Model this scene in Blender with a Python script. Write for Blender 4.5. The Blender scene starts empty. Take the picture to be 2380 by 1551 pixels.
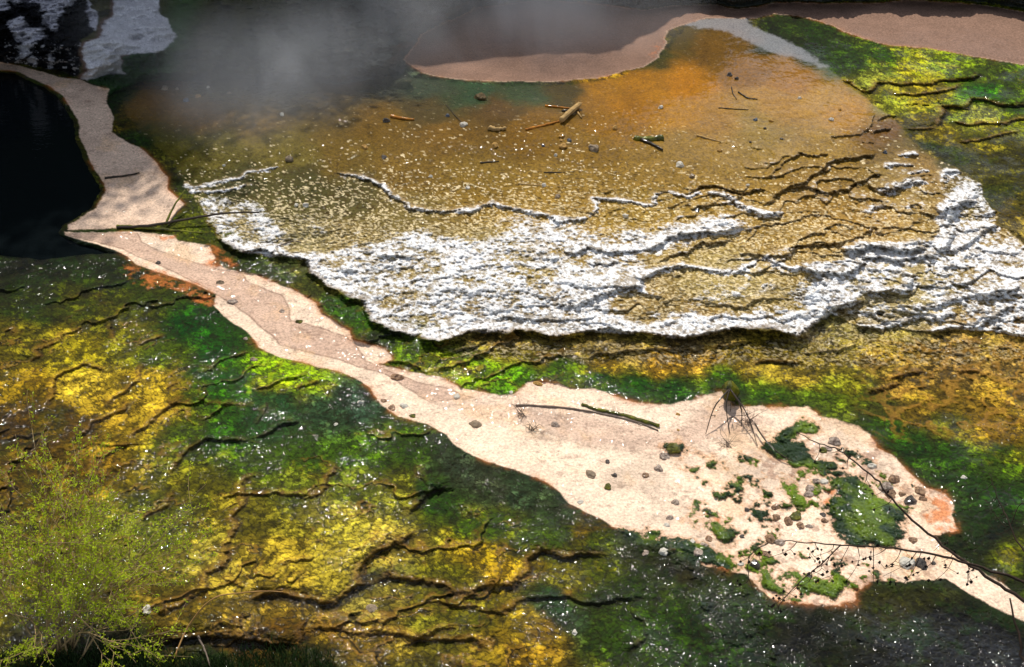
import bpy, bmesh, math, random
import numpy as np
from mathutils import Vector, Matrix, noise as mnoise
R = math.radians
scene = bpy.context.scene
COL = scene.collection
# ------------------------------------------------------------------ camera
CAM_H, PITCH, HFOV = 12.0, R(35.0), R(40.0)
cd = bpy.data.cameras.new("camera"); cam = bpy.data.objects.new("camera", cd); COL.objects.link(cam)
cam.location = (0, 0, CAM_H); cam.rotation_euler = (R(90) - PITCH, 0, 0)
cd.sensor_width = 36; cd.angle = HFOV; cd.clip_start = 0.1; cd.clip_end = 3000
scene.camera = cam
# ------------------------------------------------------------------ light
SUN_EL, SUN_AZ = R(57), R(-13)          # azimuth measured from +Y, negative = left
w = bpy.data.worlds.new("World"); scene.world = w; w.use_nodes = True
nt = w.node_tree; nt.nodes.clear()
wo = nt.nodes.new('ShaderNodeOutputWorld'); bg = nt.nodes.new('ShaderNodeBackground')
sky = nt.nodes.new('ShaderNodeTexSky'); sky.sky_type = 'NISHITA'; sky.sun_disc = False
sky.sun_elevation = SUN_EL; sky.sun_rotation = SUN_AZ
bg.inputs['Strength'].default_value = 0.14
hs_ = nt.nodes.new('ShaderNodeHueSaturation'); hs_.inputs['Saturation'].default_value = .55; nt.links.new(sky.outputs[0], hs_.inputs['Color']); nt.links.new(hs_.outputs[0], bg.inputs[0]); nt.links.new(bg.outputs[0], wo.inputs[0])
sl = bpy.data.lights.new("sun", 'SUN'); sl.energy = 4.0; sl.angle = R(0.53); sl.color = (1, 0.95, 0.87)
so = bpy.data.objects.new("sun", sl); COL.objects.link(so)
SD = Vector((math.sin(SUN_AZ) * math.cos(SUN_EL), math.cos(SUN_AZ) * math.cos(SUN_EL), math.sin(SUN_EL)))
so.rotation_euler = SD.to_track_quat('Z', 'Y').to_euler(); so.location = (0, 20, 40)
scene.view_settings.view_transform = 'Standard'; scene.view_settings.look = 'None'
scene.view_settings.exposure = 0.06; scene.view_settings.gamma = 1
scene.cycles.use_denoising = True
scene.cycles.max_bounces = 5; scene.cycles.volume_bounces = 1; scene.cycles.volume_step_rate = 3
scene.cycles.volume_max_steps = 64; scene.cycles.transparent_max_bounces = 12
scene.cycles.sample_clamp_direct = 0; scene.cycles.sample_clamp_indirect = 4
scene.cycles.caustics_reflective = False; scene.cycles.caustics_refractive = False

# ------------------------------------------------------------------ photo-plan to ground plane
DW, DH = 2380.0, 1551.0
F = DW / 2 / math.tan(HFOV / 2)
cP, sP = math.cos(PITCH), math.sin(PITCH)
def ray(u, v):
    a = (np.asarray(u, float) - DW / 2) / F; b = -(np.asarray(v, float) - DH / 2) / F
    return a, cP + b * sP, -sP + b * cP
def g0(u, v):
    x, y, z = ray(u, v); t = -CAM_H / z
    return x * t, y * t
K = 0.3438
OX = (0, 785.4, 1570.8); OY = (0, 504.6, 1017.7)
def T(c, r, *p):                       # survey sheet coordinates to plan coordinates
    return [(OX[c] + p[i] * K, OY[r] + p[i + 1] * K) for i in range(0, len(p), 2)]
def D(*p): return [(p[i], p[i + 1]) for i in range(0, len(p), 2)]

U = np.arange(-420, 2800.1, 2.0); V = np.arange(-160, 1760.1, 2.0)
NU, NV = len(U), len(V)
UU, VV = np.meshgrid(U, V)
X0, Y0 = g0(UU, VV)
X0 = X0.astype(np.float32); Y0 = Y0.astype(np.float32)

# ------------------------------------------------------------------ noise
def _h(ix, iy, s):
    n = (ix * 374761393 + iy * 668265263 + s * 974711) & 0x7fffffff
    n = ((n ^ (n >> 13)) * 1274126177) & 0x7fffffff
    n = ((n ^ (n >> 16)) * 974711) & 0x7fffffff
    return ((n ^ (n >> 15)) & 0xffff).astype(np.float32) / 65535.0
def vn(x, y, s=0):
    ix = np.floor(x).astype(np.int64); iy = np.floor(y).astype(np.int64)
    fx = (x - ix).astype(np.float32); fy = (y - iy).astype(np.float32)
    fx = fx * fx * fx * (fx * (fx * 6 - 15) + 10); fy = fy * fy * fy * (fy * (fy * 6 - 15) + 10)
    a = _h(ix, iy, s); b = _h(ix + 1, iy, s); c = _h(ix, iy + 1, s); d = _h(ix + 1, iy + 1, s)
    return (a + (b - a) * fx) * (1 - fy) + (c + (d - c) * fx) * fy
def fbm(size, octv=4, s=0, gain=0.5, x=None, y=None, ax=1.0):
    x = X0 if x is None else x; y = Y0 if y is None else y
    f = 1.0 / size; a = 1.0; t = 0; o = np.zeros(x.shape, np.float32)
    for i in range(octv):
        ca, sa = math.cos(i * 1.1 + s), math.sin(i * 1.1 + s)
        if ax != 1.0: ca, sa = 1, 0
        o += a * vn((x * ca + y * sa) * f / ax + 31.7 * i + s * 5.1, (-x * sa + y * ca) * f + 17.3 * i, s * 13 + i)
        t += a; a *= gain; f *= 2.03
    return o / t * 2 - 1
def vor(size, s, x=None, y=None, ax=1.0):
    """cellular noise: distance to nearest point, second distance, random id"""
    x = (X0 if x is None else x) / (size * ax); y = (Y0 if y is None else y) / size
    ix = np.floor(x).astype(np.int64); iy = np.floor(y).astype(np.int64)
    d1 = np.full(x.shape, 9, np.float32); d2 = d1.copy(); rid = np.zeros(x.shape, np.float32)
    for j in (-1, 0, 1):
        for i in (-1, 0, 1):
            cx = ix + i; cy = iy + j
            dx = cx + _h(cx, cy, s) - x; dy = cy + _h(cx, cy, s + 7) - y
            d = np.sqrt(dx * dx + dy * dy).astype(np.float32)
            m = d < d1
            d2 = np.where(m, d1, np.minimum(d2, d)); rid = np.where(m, _h(cx, cy, s + 19), rid)
            d1 = np.where(m, d, d1)
    return d1, d2, rid
def ss(a, b, x):
    t = np.clip((x - a) / (b - a), 0, 1); return t * t * (3 - 2 * t)

wa = fbm(0.9, 3, 1) * 0.13 + fbm(0.22, 5, 2, .62) * 0.07
wb = fbm(0.9, 3, 3) * 0.13 + fbm(0.22, 5, 4, .62) * 0.07
XW = X0 + wa; YW = Y0 + wb             # frayed coordinates: every traced edge is ragged
wc_ = fbm(.12, 4, 15, .65) * .028; jf_ = .3 + .6 * np.clip((UU - 1350) / 500, 0, 1); XS = X0 + wa * jf_ + wc_; YS = Y0 + wb * jf_ - wc_   # gentler version for smooth banks

def win(pts, rad):
    p = np.array(pts); vmax = p[:, 1].max() + rad * 90
    x, y, z = ray(0, vmax); s = F / (CAM_H / -float(z) ) * 1.25
    pu = (rad + .25) * s; pv = (rad + .25) * s
    c0 = int(np.searchsorted(U, p[:, 0].min() - pu)); c1 = int(np.searchsorted(U, p[:, 0].max() + pu))
    r0 = int(np.searchsorted(V, p[:, 1].min() - pv)); r1 = int(np.searchsorted(V, p[:, 1].max() + pv))
    return slice(max(0, r0), min(NV, r1)), slice(max(0, c0), min(NU, c1))
def line_dist(pts, rad, xs=None, ys=None):
    """signed distance (m) to an open line, + on the upslope (far / left-hand) side, and position along it 0..1"""
    xs = XW if xs is None else xs; ys = YW if ys is None else ys
    gx, gy = g0([p[0] for p in pts], [p[1] for p in pts])
    sl_ = win(pts, rad); x = xs[sl_]; y = ys[sl_]
    best = np.full(x.shape, rad * 1.5, np.float32); sg = np.ones(x.shape, np.float32); al = np.zeros(x.shape, np.float32)
    L = np.hypot(np.diff(gx), np.diff(gy)); tot = L.sum(); acc = 0
    for i in range(len(gx) - 1):
        s2 = win(pts[i:i + 2], rad)
        r_ = slice(max(s2[0].start, sl_[0].start) - sl_[0].start, min(s2[0].stop, sl_[0].stop) - sl_[0].start)
        c_ = slice(max(s2[1].start, sl_[1].start) - sl_[1].start, min(s2[1].stop, sl_[1].stop) - sl_[1].start)
        dx, dy = gx[i + 1] - gx[i], gy[i + 1] - gy[i]; l2 = dx * dx + dy * dy + 1e-9
        px = x[r_, c_] - gx[i]; py = y[r_, c_] - gy[i]
        t = np.clip((px * dx + py * dy) / l2, 0, 1)
        d = np.hypot(px - t * dx, py - t * dy)
        m = d < best[r_, c_]
        cr = dx * py - dy * px
        sg[r_, c_] = np.where(m, np.where(cr >= 0, 1, -1), sg[r_, c_])
        al[r_, c_] = np.where(m, (acc + t * L[i]) / tot, al[r_, c_])
        best[r_, c_] = np.where(m, d, best[r_, c_]); acc += L[i]
    return sl_, best * sg, al, tot
def poly(pts, rad=0.5, soft=False):
    """signed distance to a closed outline (+ inside), capped at rad, whole grid"""
    xs, ys = (XS, YS) if soft else (XW, YW)
    sl_, d, _, _ = line_dist(list(pts) + [pts[0]], rad, xs, ys)
    gx, gy = g0([p[0] for p in pts], [p[1] for p in pts])
    x = xs[sl_]; y = ys[sl_]; ins = np.zeros(x.shape, bool); n = len(gx)
    for i in range(n):
        x1, y1, x2, y2 = gx[i], gy[i], gx[(i + 1) % n], gy[(i + 1) % n]
        if y1 == y2: continue
        c = ((y1 > y) != (y2 > y)) & (x < (x2 - x1) * (y - y1) / (y2 - y1) + x1)
        ins ^= c
    out = np.full(X0.shape, -rad, np.float32)
    d = np.minimum(np.abs(d), rad)
    out[sl_] = np.where(ins, d, -d)
    return out

# ------------------------------------------------------------------ traced outlines
P_STREAM_UP = D(-420,120, 0,143, 52,155, 103,168, 137,179, 186,186, 217,199, 254,206, 248,234, 254,248, 265,272, 258,306,
    292,327, 330,347, 361,378, 388,409, 390,440, 426,474, 413,488, 388,519, 275,530, 155,535, 158,523, 193,502, 220,485, 244,443,
    241,426, 217,392, 203,354, 187,320, 182,282, 162,251, 144,223, 113,198, 69,179, 38,165, 0,162, -420,150)
P_STREAM = D(151,541, 320,538, 337,542, 399,546, 413,560, 485,570, 505,601, 495,615, 564,634, 598,639, 629,656, 698,683,
    736,704, 746,728, 787,752, 813,766, 823,790, 851,800, 895,811, 914,828, 916,838, 885,848, 957,866, 1026,879, 1071,903,
    1115,910, 1164,920, 1195,917, 1212,903, 1236,886, 1294,890, 1325,903, 1380,903, 1421,917, 1473,933, 1542,939, 1595,934,
    1622,921, 1674,905, 1691,907, 1708,938, 1777,948, 1839,951, 1880,946, 1915,972, 2001,989, 2031,1020, 2052,1038,
    2097,1069, 2121,1107, 2155,1135, 2207,1145, 2227,1172, 2224,1231, 2162,1238, 2200,1282, 2258,1310, 2327,1348, 2380,1392,
    2480,1470, 2560,1540, 2560,1640, 2440,1500, 2380,1442, 2355,1427, 2303,1403, 2248,1372, 2207,1348, 2155,1351, 2104,1358, 2052,1348, 1995,1362,
    1983,1396, 1959,1410, 1915,1413, 1863,1406, 1811,1396, 1777,1379, 1750,1351, 1732,1330, 1691,1324, 1640,1320, 1605,1303,
    1571,1286, 1559,1265, 1473,1251, 1439,1231, 1404,1210, 1363,1190, 1322,1169, 1308,1145, 1267,1117, 1198,1090, 1129,1073,
    1078,1049, 1057,1038, 1033,1010, 992,986, 923,969, 885,941, 861,900, 820,876, 785,862, 722,848, 653,831, 602,807,
    571,769, 516,732, 495,711, 502,683, 447,659, 378,637, 323,615, 296,594, 241,573, 193,560, 151,547)
P_POND = D(940,140, 975,165, 1000,175, 1060,185, 1150,190, 1280,190, 1390,182, 1450,165, 1490,158, 1530,135, 1550,100, 1548,72,
    1591,58, 1640,41, 1739,45, 1812,33, 1873,40, 1915,52, 1966,72, 2052,100, 2155,113, 2258,131, 2327,144, 2380,148, 2800,180,
    2800,60, 2380,27, 2270,10, 2107,0, 2018,7, 1915,10, 1812,7, 1708,21, 1657,10, 1571,14, 1500,22, 1400,10, 1250,0, 1100,20, 980,80)
P_TERR = D(425,425, 400,380, 350,330, 300,270, 280,200, 400,185, 600,190, 800,195, 940,170, 1000,190, 1150,200, 1280,198, 1390,190, 1450,172,
    1500,155, 1545,125, 1570,85, 1600,55, 1640,40, 1726,44, 1750,65, 1812,93, 1887,134, 1922,158, 1984,206, 2035,241, 2087,282, 2107,320, 2162,364,
    2224,388, 2283,423, 2293,454, 2323,499, 2324,525, 2400,580, 2800,640, 2800,830, 2380,782, 2310,770, 2224,772, 2149,778, 2052,775, 1977,760, 1940,735,
    1908,748, 1870,771, 1846,781, 1777,768, 1674,771, 1571,781, 1473,771, 1370,771, 1267,775, 1164,781, 1095,775, 1026,792,
    971,782, 923,770, 871,753, 844,727, 830,698, 785,678, 757,673, 715,642, 705,608, 619,594, 564,580, 509,556, 480,520, 455,470)
P_POOL = D(-420,152, 0,164, 38,167, 69,181, 113,200, 144,225, 162,253, 182,284, 187,322, 203,356, 217,394, 241,428, 244,444,
    220,486, 193,503, 155,528, 148,542, 190,560, 241,575, 290,594, 200,600, 90,610, 0,600, -420,560)
P_HILL = D(-420,-160, -420,110, 0,141, 60,150, 150,165, 186,186, 206,190, 254,178, 300,190, 400,186, 600,192, 800,196, 940,172, 960,140, 985,80, 1100,15, 1250,-4,
    1400,5, 1500,18, 1571,10, 1657,6, 1708,16, 1812,2, 1915,5, 2018,2, 2107,-6, 2270,4, 2380,20, 2800,50, 2800,-160)
P_GREY = T(0,0, 780,-60, 770,100, 700,180, 690,260, 580,290, 550,400, 590,470, 540,540, 600,550, 740,520, 870,490, 810,430, 830,390,
    900,370, 1050,370, 1130,340, 1190,250, 1170,180, 1100,100, 1060,-60)
P_BLACK = T(0,0, -1200,-300, -1200,400, 0,410, 150,445, 300,480, 430,520, 480,515, 540,500, 530,380, 560,270, 650,200, 680,120, 600,60, 570,-60)
P_WSPL = [T(0,0, 60,140, 150,100, 200,180, 290,200, 320,250, 220,290, 180,370, 140,390, 120,300, 60,260),
    T(0,0, 270,80, 320,70, 310,150, 370,230, 400,200, 440,60, 540,0, 200,-60, 60,-60, 100,20, 250,20),
    T(0,0, 580,0, 720,0, 720,150, 690,240, 640,180, 590,90), T(0,0, 305,390, 355,340, 370,400, 335,470), T(0,0, 205,400, 235,380, 240,430, 215,450),
    T(0,0, -300,0, 60,-20, 60,60, 0,70, -300,60)]
P_GREENCL = T(0,0, 590,545, 700,505, 830,500, 810,430, 840,395, 920,370, 1050,365, 1080,430, 1100,520, 960,540, 820,600, 740,640, 720,600, 640,575)
P_SHELF = D(1030,812, 1110,800, 1300,790, 1600,790, 1780,800, 1900,760, 2000,745, 2150,790, 2420,800, 2420,850, 2150,850, 2000,860, 1800,850, 1700,850, 1500,835, 1350,845, 1200,840, 1080,828)
P_SILVER = D(1591,60, 1623,46, 1657,40, 1726,45, 1750,65, 1812,93, 1853,110, 1887,134, 1922,158, 1900,160, 1874,144, 1829,130, 1777,114, 1736,97, 1691,73, 1623,68)
P_W = [(D(705,605, 760,578, 860,560, 900,536, 1000,543, 1150,548, 1190,500, 1300,520, 1400,540, 1600,502, 1720,498, 1700,528, 1600,556, 1510,610,
        1500,660, 1430,720, 1520,765, 1400,778, 1160,784, 1040,782, 900,766, 840,705, 760,675, 718,640), .45, 1.0),
    (D(448,455, 520,462, 600,472, 640,505, 690,565, 640,592, 560,582, 500,545, 468,500), .2, .85),
    (D(1500,725, 1650,735, 1800,705, 1850,660, 1900,612, 1950,600, 2000,565, 2100,565, 2180,560, 2190,500, 2205,440, 2200,395, 2290,425, 2325,500,
        2325,540, 2200,600, 2120,620, 2060,650, 1980,705, 1900,745, 1850,782, 1700,775, 1520,770), .12, .9),
    (D(2130,640, 2200,570, 2330,530, 2420,600, 2460,770, 2250,768, 2180,740, 2150,700), .35, .95),
    (D(1570,690, 1640,640, 1700,640, 1740,670, 1690,720, 1600,725), .2, .5),
    (D(1980,440, 2100,420, 2140,380, 2200,390, 2200,460, 2100,500, 2000,520), .2, .3),
    (D(1760,690, 1700,610, 1830,570, 1900,600, 1840,650), .2, .35),
    (D(1960,730, 2040,700, 2140,690, 2330,750, 2200,770, 2060,770), .2, .45),
    (D(640,560, 720,500, 860,520, 900,545, 760,590, 700,600), .3, .35)]
P_BROWN = D(151,544, 320,541, 327,563, 378,587, 447,608, 516,628, 564,635, 581,659, 653,687, 668,710, 674,745, 739,759, 809,783, 823,800, 850,840,
    960,885, 1100,925, 1000,935, 900,870, 800,840, 650,800, 560,720, 480,670, 380,620, 290,580)
P_BROWN2 = D(1198,947, 1350,957, 1480,992, 1540,1003, 1600,985, 1640,945, 1680,920, 1740,960, 1790,985, 1740,1010, 1640,1035, 1500,1050, 1380,1040, 1290,1015, 1240,985)
P_BROWN3 = D(990,900, 1100,925, 1200,945, 1240,985, 1100,975, 1000,945)
P_ISLES = [T(2,2, 600,60, 680,20, 760,30, 860,40, 900,90, 900,120, 950,150, 1080,175, 1100,205, 1000,215, 880,205, 760,180, 720,140, 640,110),
    T(2,1, 780,1420, 850,1385, 950,1400, 950,1440, 870,1480, 740,1540, 640,1551, 700,1490),
    T(2,2, 1040,270, 1160,280, 1300,330, 1380,400, 1560,480, 1560,540, 1500,620, 1480,720, 1250,715, 1130,650, 1100,560, 1090,450, 1110,350),
    T(2,2, 690,310, 760,330, 840,420, 910,470, 890,500, 820,490, 740,410, 680,350),
    T(2,2, 200,590, 300,590, 390,610, 430,670, 340,710, 240,670, 200,640), T(2,2, 210,500, 270,510, 270,540, 220,530),
    T(2,2, 1150,75, 1230,80, 1290,130, 1340,165, 1240,130, 1160,110), T(2,2, 950,330, 1080,345, 1085,380, 1010,370),
    T(2,2, 0,800, 120,790, 220,830, 200,870, 60,885, -40,870), D(1439,1228, 1500,1245, 1560,1250, 1640,1278, 1700,1305, 1690,1335, 1560,1295, 1470,1255), T(1,2, 2200,60, 2300,60, 2320,100, 2230,105),
    T(1,2, 1990,690, 2090,680, 2150,640, 2230,650, 2220,700, 2130,740, 2020,740),
    T(2,2, 560,880, 640,870, 700,960, 760,1030, 700,1060, 620,1000, 570,950), T(2,2, 820,930, 920,940, 1120,950, 1150,1000, 1100,1080, 960,1060, 860,1010)]
P_ORANGE = [T(0,1, 1410,190, 1500,200, 1600,290, 1640,370, 1560,360, 1430,320, 1480,280), T(0,1, 980,115, 1120,115, 1150,140, 1080,170, 1030,160),
    T(0,1, 860,310, 1000,330, 1180,400, 1330,460, 1450,530, 1440,600, 1330,580, 1180,500, 980,460, 900,400),
    T(2,2, 1700,350, 1850,370, 1910,450, 1940,580, 1880,640, 1740,640, 1700,500), T(2,2, 1020,400, 1090,360, 1100,470, 1040,470),
    T(2,2, 225,535, 310,545, 300,580, 235,575), T(2,2, 800,1000, 880,1000, 860,1050, 800,1050), T(2,2, 830,940, 1090,945, 1080,980, 850,985),
    T(1,0, 2110,370, 2150,310, 2230,240, 2190,300, 2140,390)]

# ledges: (sheet col, row, [points left to right], step height m, kind)  W white sinter lip, G bare sinter, A algae rim with wet dark face
LEDGES = [
 (1,1,[540,830,700,840,850,800,950,770,1010,790,1170,810,1350,800,1500,790,1700,770,1850,740,1950,760,2100,790,2354,790],.15,'W'),
 (2,1,[0,790,200,780,400,770,640,790,700,800,850,790,900,740,1050,650,1200,580,1280,540],.16,'W'),
 (0,1,[1480,140,1560,200,1640,220,1780,200,1850,250,2020,290,2060,290,2080,400,2200,490,2354,550,2450,580,2450,640,2530,720,2680,775,2830,810],.10,'W'),
 (1,1,[660,1000,700,940,800,890,950,870,1040,840],.06,'G'),
 (1,1,[1650,960,1720,920,1850,910,2000,900,2354,880,2480,860,2600,870,2800,850],.07,'G'),
 (2,1,[380,880,520,860,640,810,760,800],.06,'G'),
 (1,0,[0,1160,120,1190,230,1230,290,1300,340,1340,420,1360,500,1410,640,1440,760,1440,900,1410,1050,1370,1150,1410,1300,1430,1400,1460,1500,1500,1700,1505],.05,'R'),
 (1,0,[1700,1505,1750,1350,1850,1355,1990,1360,2130,1385,2170,1310,2230,1300,2354,1330,2480,1290],.035,'R'),
 (0,0,[1220,1240,1330,1270,1450,1240,1550,1200,1650,1185,1700,1145,1780,1140,1890,1130],.015,'R'),
 (0,0,[1270,1290,1340,1290,1450,1295,1600,1270,1700,1240],.015,'R'),
 (2,0,[600,1190,640,1170,700,1140,750,1080,830,1020,900,1035,1060,1045],.06,'G'),
 (2,0,[1080,980,1085,920,1250,895,1310,850,1340,770],.05,'G'),
 (2,0,[120,1290,160,1250,260,1250,370,1290,440,1310,520,1300,640,1280],.11,'G'),
 (2,0,[180,1300,330,1320,440,1400,560,1440,720,1440],.07,'R'),
 (2,0,[560,1390,700,1320,770,1260,900,1230,980,1170,1040,1110,1100,1090,1230,1080,1350,1040],.11,'G'),
 (2,0,[770,1270,900,1260,980,1290,1050,1310,1180,1280,1270,1220,1330,1190,1410,1200],.09,'G'),
 (2,0,[1360,1320,1450,1280,1560,1240,1640,1230,1660,1210],.12,'R'),
 (2,0,[1380,1130,1480,1110,1600,1120],.07,'R'), (2,0,[1300,1450,1350,1400,1420,1390],.06,'R'),
 (2,0,[1320,900,1400,870,1450,880],.09,'G'), (2,0,[1240,960,1330,970],.03,'G'), (2,0,[1340,830,1450,790,1520,800],.05,'G'),
 (2,0,[1480,1060,1560,1030,1620,1040],.06,'R'), (2,0,[1560,1190,1650,1150,1700,1160],.05,'R'),
 (2,0,[1800,1250,1830,1180,1960,1170],.06,'W'), (2,0,[1780,1440,1900,1400,1980,1350,2060,1360],.13,'W'),
 (2,0,[420,1551,600,1520,750,1490,900,1460,1020,1450,1150,1480,1290,1530,1350,1520],.05,'G'),
 (2,1,[0,110,130,110,250,100,420,50],.13,'W'), (1,1,[2060,200,2120,180,2200,140,2354,110],.11,'W'),
 (2,1,[-120,290,0,250,60,250,110,200,160,170,200,185,290,180,370,150],.10,'G'),
 (2,1,[400,240,500,260,620,280,720,270,800,220,810,180,1000,170,1070,180,1180,140,1280,90,1360,60],.09,'G'),
 (2,1,[-30,330,120,345,280,370,470,380,540,330,620,290,700,330,800,350,980,340],.05,'R'),
 (2,1,[1000,370,1030,420,1040,460,900,520,850,530,840,600],.09,'W'),
 (2,1,[860,330,980,345,1060,380,1180,370,1260,330,1270,280,1400,280,1500,290,1640,260,1760,260],.12,'W'),
 (2,1,[1120,230,1270,220,1290,190,1400,210,1560,220,1680,210],.17,'W'),
 (2,1,[1740,230,1800,200,1870,110,1850,30,1870,-60,1960,-120],.16,'W'),
 (2,1,[1280,510,1350,490,1550,490,1580,420,1620,380],.10,'W'), (2,1,[1740,235,1900,215,2060,150,2190,60],.09,'W'),
 (2,1,[1180,740,1300,760,1400,780,1500,740,1600,710,1780,680,1900,640],.06,'R'),
 (2,1,[1690,800,1850,770,2000,750,2130,710,2240,640,2300,600],.08,'R'), (2,1,[2130,750,2240,760,2354,790,2500,800],.08,'R'),
 (2,1,[1580,630,1750,600,1900,560,2000,540],.05,'R'), (2,1,[2060,560,2200,540,2354,460],.07,'W'),
 (2,1,[820,910,960,900,1100,890,1190,880,1180,760],.04,'G'), (2,1,[450,1030,600,1000,760,985,880,970],.05,'A'),
 (2,1,[1440,1110,1560,1080,1680,1020],.05,'A'), (2,1,[1880,1050,2000,1040,2110,1060],.03,'A'), (2,1,[1260,1200,1400,1180,1600,1130],.06,'A'),
 (1,1,[250,250,380,270,510,290],.06,'R'), (1,1,[1440,590,1560,590,1700,540,1800,510,1900,480,2040,460,2100,380,2150,370,2354,320],.08,'W'),
 (1,1,[1520,240,1640,260,1700,220,1860,230,2000,220,2060,200],.07,'R'), (1,1,[0,360,120,370],.05,'R'),
 (1,1,[1040,700,1200,690,1400,700,1600,690,1750,670],.04,'W'),
 (1,1,[1300,300,1400,290,1500,300],.03,'W'), (1,1,[1680,330,1830,330,1950,300],.05,'R'),
 # algae flats lower left
 (0,1,[210,975,290,930,260,885,400,830,420,790,520,740,545,690],.035,'A'), (0,1,[870,870,1000,830,1100,780],.03,'A'),
 (0,1,[320,1290,390,1180,370,1120,430,1060,530,1020,680,1050,760,1010],.035,'A'), (0,1,[20,1535,180,1470,310,1440,400,1390],.04,'A'),
 (0,1,[420,1530,560,1460,610,1400,770,1310,830,1305,910,1220],.045,'A'), (0,1,[680,1260,760,1240,930,1120,940,1040,960,980],.03,'A'),
 (0,1,[860,1540,930,1450,1020,1370,1100,1310,1240,1240],.035,'A'), (0,1,[1100,1180,1220,1150],.02,'A'),
 (0,1,[1310,1080,1400,1030,1500,960,1700,880],.025,'A'), (0,1,[1230,1240,1500,1250,1690,1255],.012,'A'),
 (0,1,[1740,1510,1850,1450,1980,1360,2090,1360],.05,'A'), (0,1,[1750,1400,1810,1320,1830,1240],.02,'A'), (0,1,[1980,1190,2100,1140,2190,1110],.04,'A'),
 (0,1,[760,840,800,760,780,680],.025,'A'), (0,1,[640,560,700,500,740,400],.015,'A'), (0,1,[0,780,60,770,100,820],.03,'A'),
 (0,2,[1160,290,1200,200,1230,120,1400,10,1640,5,1740,30],.055,'A'), (0,2,[560,300,620,280,640,150,740,110,900,60],.04,'A'),
 (0,2,[1020,1220,1100,1180,1240,1130,1390,1040,1390,930,1500,870,1560,830,1530,760,1600,700,1640,620,1600,560,1640,500,1660,420,1640,320,1680,290,1790,210],.045,'A'),
 (0,2,[1480,430,1600,390,1720,400,1850,380,1930,400,2040,380,2150,350,2200,320,2290,210,2250,130],.035,'A'),
 (0,2,[900,600,1030,520,1130,460,1160,400,1220,330],.03,'A'), (0,2,[1510,900,1530,960,1650,1020,1720,1000],.025,'A'), (0,2,[1920,900,2050,830,2160,800],.03,'A'),
 (0,2,[1660,1130,1750,1090,1990,1070,2080,1100,2240,1110,2300,1080,2390,1040,2450,1000,2440,880,2520,790,2620,730,2710,680,2830,630],.15,'A'),
 (1,2,[430,560,470,490,580,380,620,350,780,340],.09,'A'),
 (0,2,[1580,1310,1640,1240,1660,1180],.05,'A'), (0,2,[2050,1430,2080,1360,2060,1240,2030,1200],.05,'A'),
 (0,2,[1000,1410,1200,1360,1330,1345,1540,1330,1640,1370,1750,1390,1940,1400,2050,1440],.17,'A'), (0,2,[2090,1330,2180,1300,2354,1320],.06,'A'),
 (1,2,[160,1010,260,990,360,940,480,940,580,970,690,990,790,1040,880,1035,960,1000,1080,1020,1200,1020,1240,960,1300,930,1310,840,1390,790,1550,820,1700,790,1870,780],.10,'A'),
 (1,2,[560,1050,620,1100,760,1140,880,1150,1000,1190,1110,1190,1250,1140,1390,1100,1560,1080,1640,1110,1740,1090,1900,1080,2150,1080],.05,'A'),
 (1,2,[0,1340,200,1340,400,1360,530,1370,640,1330,770,1310,900,1330],.05,'A'), (1,2,[380,1460,450,1410,530,1370,600,1390,750,1400,900,1380,1000,1450,1080,1460],.06,'A'),
 (1,2,[1950,1470,2030,1400,2100,1340],.04,'A'), (1,2,[1990,1150,2040,1240,2080,1320],.03,'A'), (1,2,[490,110,520,200,580,280,580,370],.02,'A'),
 # upper right flats
 (2,0,[1230,630,1300,620,1380,570,1500,575,1700,560,1780,535,1900,530,1990,520,2060,480],.09,'A'), (2,0,[1420,630,1600,640,1750,630,1880,590,1930,550],.07,'A'),
 (2,0,[1780,890,1770,830,1800,740,1790,715,1950,725,2000,670,2100,670,2200,710,2354,720,2500,730],.10,'A'),
 (2,0,[1820,820,1950,850,2050,830,2200,830,2354,800,2500,790],.06,'A'), (2,0,[1900,980,2050,960,2200,920,2354,880],.05,'A'), (2,0,[1550,880,1780,885],.03,'A'),
 (2,0,[1100,540,1160,560,1210,610,1290,640],.05,'A'),
]
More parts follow.
